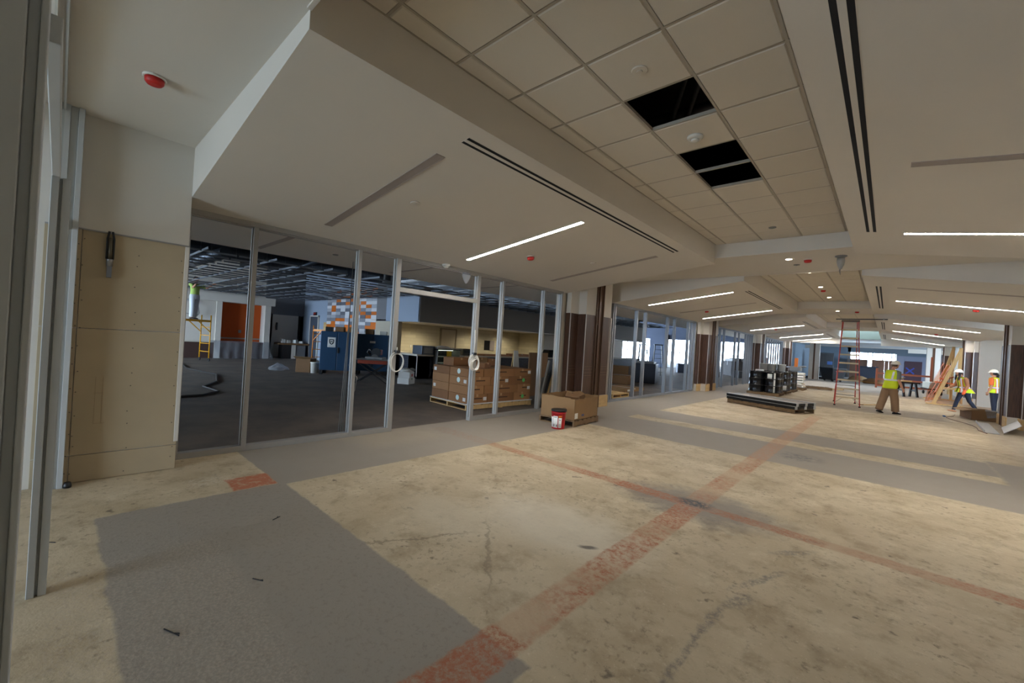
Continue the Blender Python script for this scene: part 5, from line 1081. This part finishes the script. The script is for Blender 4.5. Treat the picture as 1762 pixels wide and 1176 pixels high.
def person(label, loc, rz, P):
    R_ = root('person', label, 'person', loc, rz)
    sc = P.get('scale', 1.0); lean = RAD(P.get('lean', 4)); hipz = .93; fem = P.get('female', False); sw = .92 if fem else 1.0
    def legpts(side, th, kn, ft=0):
        h = Vector((0, side*.088, hipz)); th, kn = RAD(th), RAD(kn)
        k = h+Vector((sin(th)*.43, side*.01, -cos(th)*.43)); a_ = k+Vector((sin(th-kn)*.41, side*.005, -cos(th-kn)*.41)); return h, k, a_
    LG = {s: legpts(s, *P['leg'][s]) for s in (-1, 1)}
    sole = {s: LG[s][2].z-.085-(.05 if P['leg'][s][1] > 35 else 0) for s in (-1, 1)}
    dz = -min(sole.values()); up_ = Vector((0, 0, dz))
    def tx(z): return (z-hipz)*math.tan(lean)
    def sp(x, y, z): return Vector((tx(z)+x, y, z))+up_
    def torso(g, z0, z1, flare=0):
        prof = [(.84, .115, .165), (.93, .12, .172), (1.03, .118, .158), (1.15, .115, .15), (1.27, .122, .168), (1.38, .118, .182), (1.44, .098, .17), (1.475, .075, .12), (1.5, .058, .07)]
        belly = P.get('belly', 0); out = []
        for i in range(15):
            z = z0+(z1-z0)*i/14; j = 0
            while j < len(prof)-2 and z > prof[j+1][0]: j += 1
            a_, b_ = prof[j], prof[j+1]; t_ = min(1, max(0, (z-a_[0])/(b_[0]-a_[0])))
            rx = a_[1]+(b_[1]-a_[1])*t_; ry = (a_[2]+(b_[2]-a_[2])*t_)*sw
            bl = belly*max(0, 1-abs(z-1.05)/.25); fl = flare*max(0, (1.1-z)/.3)
            out.append((tx(z)+bl*.5, 0, z+dz, rx+g+bl*.5+fl, ry+g+fl))
        return out
    skin = mat(P['skin'][0], P['skin'][1], .55); body = MB()
    q = loft(torso(-.012, .84, 1.5)); body.add(q.v, q.f)
    hd = Vector((tx(1.62)+P.get('nod', .03), 0, 1.635+dz)); body.tube([sp(0, 0, 1.44), sp(.01, 0, 1.52), hd-Vector((.02, 0, .05))], [.062, .055, .056], 12)
    for s in (-1, 1):
        h, k, a_ = [v+up_ for v in LG[s]]; body.tube([h+Vector((0, 0, .03)), h+(k-h)*.4, k, k+(a_-k)*.35, a_, a_-Vector((0, 0, .05))], [.085, .075, .055, .058, .038, .036], 12)
    AR = {}
    for s in (-1, 1):
        fl, ab, el, sp_ = [RAD(v) for v in P['arm'][s]]; sh_ = sp(0, s*.185*sw, 1.41)
        d1 = Vector((sin(fl), s*sin(ab), -cos(fl)*cos(ab))).normalized(); e = sh_+d1*.285
        d2 = Vector((sin(fl+el), s*(sin(ab)-sin(sp_)), -cos(fl+el))).normalized(); w_ = e+d2*.25; AR[s] = (sh_, e, w_, d2)
        body.tube([sp(0, s*.12*sw, 1.42), sh_, sh_+(e-sh_)*.5, e, e+(w_-e)*.3, w_], [.055, .055, .048, .039, .041, .028], 12)
    # head
    hr = [(0, -.105, .035, .03), (.012, -.095, .05, .04), (.012, -.06, .074, .058), (.004, -.02, .086, .066), (0, .02, .093, .072), (-.004, .06, .09, .07), (-.006, .09, .07, .058), (-.006, .112, .03, .03)]
    q = loft([(hd.x+x, 0, hd.z+z, rx, ry) for x, z, rx, ry in hr]); body.add(q.v, q.f)
    body.tube([hd+Vector((.085, 0, .02)), hd+Vector((.105, 0, -.018)), hd+Vector((.085, 0, -.03))], [.009, .015, .011], 8)
    for s in (-1, 1): q = loft([(hd.x-.004, s*.073, hd.z-.03, .012, .008), (hd.x-.006, s*.078, hd.z, .02, .01), (hd.x-.01, s*.076, hd.z+.03, .012, .008)], 8); body.add(q.v, q.f)
    # hands: palm, four fingers, thumb
    for s in (-1, 1):
        w_, d2 = AR[s][2], AR[s][3]; side_ = Vector((1, 0, 0)) if abs(d2.x) < .75 else Vector((0, -s, .3)).normalized(); side_ = (side_-d2*side_.dot(d2)).normalized(); nn_ = d2.cross(side_)
        palm = w_+d2*.05; body.hull4([w_-side_*.026-nn_*.013, w_+side_*.026-nn_*.013, w_+side_*.026+nn_*.013, w_-side_*.026+nn_*.013], [w_+d2*.095-side_*.042-nn_*.012, w_+d2*.095+side_*.042-nn_*.012, w_+d2*.095+side_*.042+nn_*.012, w_+d2*.095-side_*.042+nn_*.012])
        for k, (o_, l_) in enumerate(((-.033, .06), (-.011, .078), (.011, .084), (.033, .074))):
            b_ = w_+d2*.085+side_*o_; body.tube([b_, b_+d2*l_*.45+nn_*.006*s, b_+d2*l_*.8+nn_*.022*s, b_+d2*l_*.95+nn_*.04*s], [.0095, .009, .008, .0065], 8)
        b_ = w_+d2*.03+side_*.03; body.tube([b_, b_+side_*.028+d2*.025, b_+side_*.034+d2*.055], [.012, .010, .008], 8)
    bod_ = remeshed(body, .0085, 'body', skin, R_)
    fe = MB()
    for s in (-1, 1): fe.lathe([(.003, -.006), (.009, -.002), (.009, .002), (.003, .006)], 8, (hd.x+.083, s*.03, hd.z+.018), 'x')
    fe.build('eyes', mat('eye_dark', (50, 40, 36), .4), bod_); MB().box(hd.x+.082, hd.x+.09, -.022, .022, hd.z-.058, hd.z-.051).build('mouth', mat('lip', (140, 84, 72), .6), bod_)
    # clothes
    sm_ = MB(); q = loft(torso(.008, .88, 1.485)); sm_.add(q.v, q.f)
    for s in (-1, 1):
        sh_, e, w_, _d = AR[s]; end = P.get('sleeve', .8)
        pts_ = [sp(0, s*.10*sw, 1.42), sh_, sh_+(e-sh_)*min(1, end)] + ([e+(w_-e)*.85] if end > 1 else []); sm_.tube(pts_, [.072, .075, .064] + ([.05] if end > 1 else []), 12)
    remeshed(sm_, .012, 'shirt', mat(*P['shirt']), R_)
    tr = MB(); q = loft([(x, y, z, rx, ry) for x, y, z, rx, ry in torso(.014, .82, 1.02)]); tr.add(q.v, q.f); lo = P.get('loose', .02)
    for s in (-1, 1):
        h, k, a_ = [v+up_ for v in LG[s]]; tr.tube([h+Vector((0, 0, .08)), h, h+(k-h)*.4, k, k+(a_-k)*.4, a_-(a_-k)*.02+Vector((0, 0, -.01))], [.095, .10+lo*.3, .088+lo*.6, .066+lo, .062+lo, .05+lo*1.2], 14)
    remeshed(tr, .012, 'trousers', mat(*P['trousers']), R_)
    for s in (-1, 1):
        h, k, a_ = [v+up_ for v in LG[s]]; pit = P.get('foot', {}).get(s, 0)
        rg_ = [(-.09, .02, .02), (-.085, .036, .06), (-.02, .042, .085), (.04, .042, .075), (.10, .048, .052), (.15, .046, .042), (.185, .025, .022)]
        m_ = MB(); vs = []
        for (x, w_, hh_) in rg_:
            for i in range(12):
                t_ = 2*pi*i/12; vs.append((x, w_*cos(t_), max(0, hh_*.5+hh_*.5*sin(t_)) if sin(t_) > -.4 else 0.0))
        m_.add(vs, [(j*12+i, j*12+(i+1) % 12, (j+1)*12+(i+1) % 12, (j+1)*12+i) for j in range(6) for i in range(12)], True); m_.f += [tuple(range(12)), tuple(72+i for i in range(12))]; m_.sm += [False, False]
        sh = m_.build('shoe', mat(*P['shoe']), R_, loc=(a_.x+.01, a_.y, max(0.0, a_.z-.085)), rot=(0, RAD(pit), RAD(6*s)))
    # vest: open shell with hem, stripes standing just proud of it
    if P.get('vest'):
        v = torso(.03, .86, 1.47, P.get('flare', 0))
        vm = MB(); full = loft(v, 28, RAD(8), RAD(352), False); vm.add(full.v, full.f, True); vest_ = o = vm.build('vest', mat('hi_vis_yellow', (196, 214, 24), .7, emit=0), R_)
        sd = o.modifiers.new('solid', 'SOLIDIFY'); sd.thickness = .006; sd.offset = 1
        silver_ = mat('reflective_tape', (206, 210, 214), .4); orange_ = mat('hi_vis_orange', (226, 92, 36), .7)
        def band(i0, i1, a0, a1, mt_, g, nm):
            rr = [(x, y, z, rx+g, ry+g) for x, y, z, rx, ry in v[i0:i1+1]]; m_ = loft(rr, 24, a0, a1, False); o2 = m_.build(nm, mt_, vest_); s2 = o2.modifiers.new('solid', 'SOLIDIFY'); s2.thickness = .003; s2.offset = 1
        def waist(z0_, z1_, mt_, g, nm):
            def at(z):
                t_ = (z-.86)/(1.47-.86)*14; i = min(13, int(t_)); f_ = t_-i; return tuple(v[i][j]+(v[i+1][j]-v[i][j])*f_+(g if j > 2 else 0) for j in range(5))
            m_ = loft([at(z0_), at((z0_+z1_)/2), at(z1_)], 28, RAD(8), RAD(352), False); o2 = m_.build(nm, mt_, vest_); s2 = o2.modifiers.new('solid', 'SOLIDIFY'); s2.thickness = .003; s2.offset = 1
        if P.get('orange'): waist(1.02, 1.11, orange_, .0075, 'orange_band')
        waist(1.04 if P.get('orange') else 1.12, 1.09 if P.get('orange') else 1.175, silver_, .0115, 'reflective_band')
        for c_ in (RAD(38), RAD(-38), RAD(142), RAD(218)):
            if P.get('orange'): band(0, 13, c_-.26, c_+.26, orange_, .007, 'orange_band')
            band(0 if P.get('orange') else 6, 13, c_-.13, c_+.13, silver_, .0112, 'reflective_band')
    # hard hat and hair
    if P.get('hat'):
        hh_ = MB().lathe([(.128, .055), (.126, .062), (.122, .07), (.118, .10), (.10, .14), (.065, .168), (.02, .178), (.004, .178)], 24, (hd.x-.005, 0, hd.z-.02), sx=1.05, sy=.9)
        hh_.lathe([(.133, .05), (.135, .056), (.125, .06)], 24, (hd.x, 0, hd.z-.02), sx=1.06, sy=.9); o = hh_.build('hard_hat', hdm, R_)
        MB().hull4([(hd.x+.10, -.075, hd.z+.028), (hd.x+.175, -.04, hd.z+.022), (hd.x+.175, .04, hd.z+.022), (hd.x+.10, .075, hd.z+.028)], [(hd.x+.10, -.075, hd.z+.04), (hd.x+.17, -.04, hd.z+.03), (hd.x+.17, .04, hd.z+.03), (hd.x+.10, .075, hd.z+.04)]).build('hat_brim', hdm, o, bev=.004)
        MB().tube([(hd.x-.11, 0, hd.z+.09), (hd.x-.05, 0, hd.z+.15), (hd.x+.05, 0, hd.z+.15), (hd.x+.11, 0, hd.z+.09)], .008, 6).build('hat_ridge', hdm, o)
    hm_ = mat(*P['hair']); hv_ = MB(); q = loft([(hd.x-.03, 0, hd.z-.07 if fem else hd.z-.045, .05, .05), (hd.x-.028, 0, hd.z-.03, .074, .072), (hd.x-.02, 0, hd.z+.02, .083, .079), (hd.x-.02, 0, hd.z+.07, .08, .076), (hd.x-.02, 0, hd.z+.11, .05, .05)], 20); hv_.add(q.v, q.f, True)
    if P.get('ponytail'): hv_.tube([(hd.x-.09, 0, hd.z-.0), (hd.x-.13, .0, hd.z-.06), (hd.x-.12, 0, hd.z-.18), (hd.x-.10, 0, hd.z-.26)], [.035, .042, .035, .01], 10)
    if P.get('long'):
        for s in (-1, 1): hv_.tube([(hd.x+.0, s*.07, hd.z+.03), (hd.x+.01, s*.085, hd.z-.08), (hd.x+.03, s*.09, hd.z-.22), (hd.x+.04, s*.085, hd.z-.30)], [.03, .034, .03, .008], 10)
    hv_.build('hair', hm_, R_)
    if P.get('glove'):
        for s in P['glove']:
            w_, d2 = AR[s][2], AR[s][3]; MB().tube([w_-d2*.05, w_, w_+d2*.06, w_+d2*.13, w_+d2*.17], [.04, .042, .05, .045, .02], 10).build('glove', orange_ if P.get('vest') else orangel, R_)
    R_.scale = (sc, sc, sc); R_['dz'] = dz
    return R_, AR, hd
mw, AR, hd = person('man in yellow vest, khaki trousers and white hard hat walking past the ladder', (.06, 18.75, 0), RAD(52), dict(
    lean=9, nod=.08, leg={-1: (13, 6), 1: (-15, 6)}, arm={-1: (-2, 8, 26, 0), 1: (28, 4, 70, 30)}, skin=('skin_light', (196, 144, 118)), shirt=('grey_tee', (112, 116, 112), .9),
    trousers=('khaki_cloth', (134, 106, 80), .9), shoe=('black_leather', (24, 22, 22), .5), vest=True, hat=True, hair=('hair_grey_brown', (84, 66, 52), .8), loose=.045, sleeve=.85, belly=.06, foot={-1: 0, 1: 12}, scale=1.0))
del mw['dz']
ph = root('notebook', 'small dark notebook held by the walking man', 'notebook', (.36, 19.05, 1.20), RAD(52), None, (0, RAD(-20), RAD(52))); MB().box(-.07, .07, -.05, .05, 0, .012).build('cover', black, ph); MB().box(-.065, .065, -.047, .047, .002, .014).build('pages', labelm, ph)
w1, _, _ = person('woman in yellow and orange vest and white hard hat stepping over by the timber brace', (2.14, 23.0, 0), RAD(208), dict(
    lean=11, nod=.09, female=True, leg={-1: (20, 5), 1: (-17, 20)}, arm={-1: (10, 14, 50, 10), 1: (-4, 20, 34, 6)}, skin=('skin_tan', (178, 128, 100)), shirt=('tan_knit', (150, 98, 66), .9),
    trousers=('navy_jeans', (30, 34, 50), .9), shoe=('tan_boot', (160, 106, 68), .7), vest=True, orange=True, hat=True, hair=('hair_dark', (46, 34, 30), .7), long=True, loose=.004, sleeve=1.5, flare=.16, glove=[1], foot={-1: -12, 1: 22}, scale=.93))
w2, _, _ = person('woman in yellow and orange vest standing half behind the right column, back turned', (2.98, 23.8, 0), RAD(150), dict(
    lean=2, female=True, leg={-1: (3, 4), 1: (-3, 4)}, arm={-1: (2, 12, 15, 0), 1: (-4, 10, 22, 10)}, skin=('skin_tan', (178, 128, 100)), shirt=('orange_top', (206, 96, 46), .9),
    trousers=('navy_jeans', (30, 34, 50), .9), shoe=('black_leather', (24, 22, 22), .5), vest=True, orange=True, hat=True, hair=('hair_black', (22, 18, 18), .7), ponytail=True, loose=.006, sleeve=.9, flare=.03, scale=.95))
w3, _, _ = person('worker in lime top and pale trousers on the yellow scaffold, head among the ceiling grid', (-21.12, 3.72, 1.722), RAD(30), dict(
    lean=0, leg={-1: (4, 4), 1: (-5, 4)}, arm={-1: (60, 20, 60, 0), 1: (70, 20, 55, 0)}, skin=('skin_light', (196, 144, 118)), shirt=('lime_tee', (176, 200, 104), .9),
    trousers=('pale_work_cloth', (206, 210, 216), .9), shoe=('brown_boot', (60, 48, 40), .7), hair=('hair_dark', (46, 34, 30), .7), loose=.03, sleeve=.9, scale=1.0))
for p_ in (w1, w2, w3): del p_['dz']
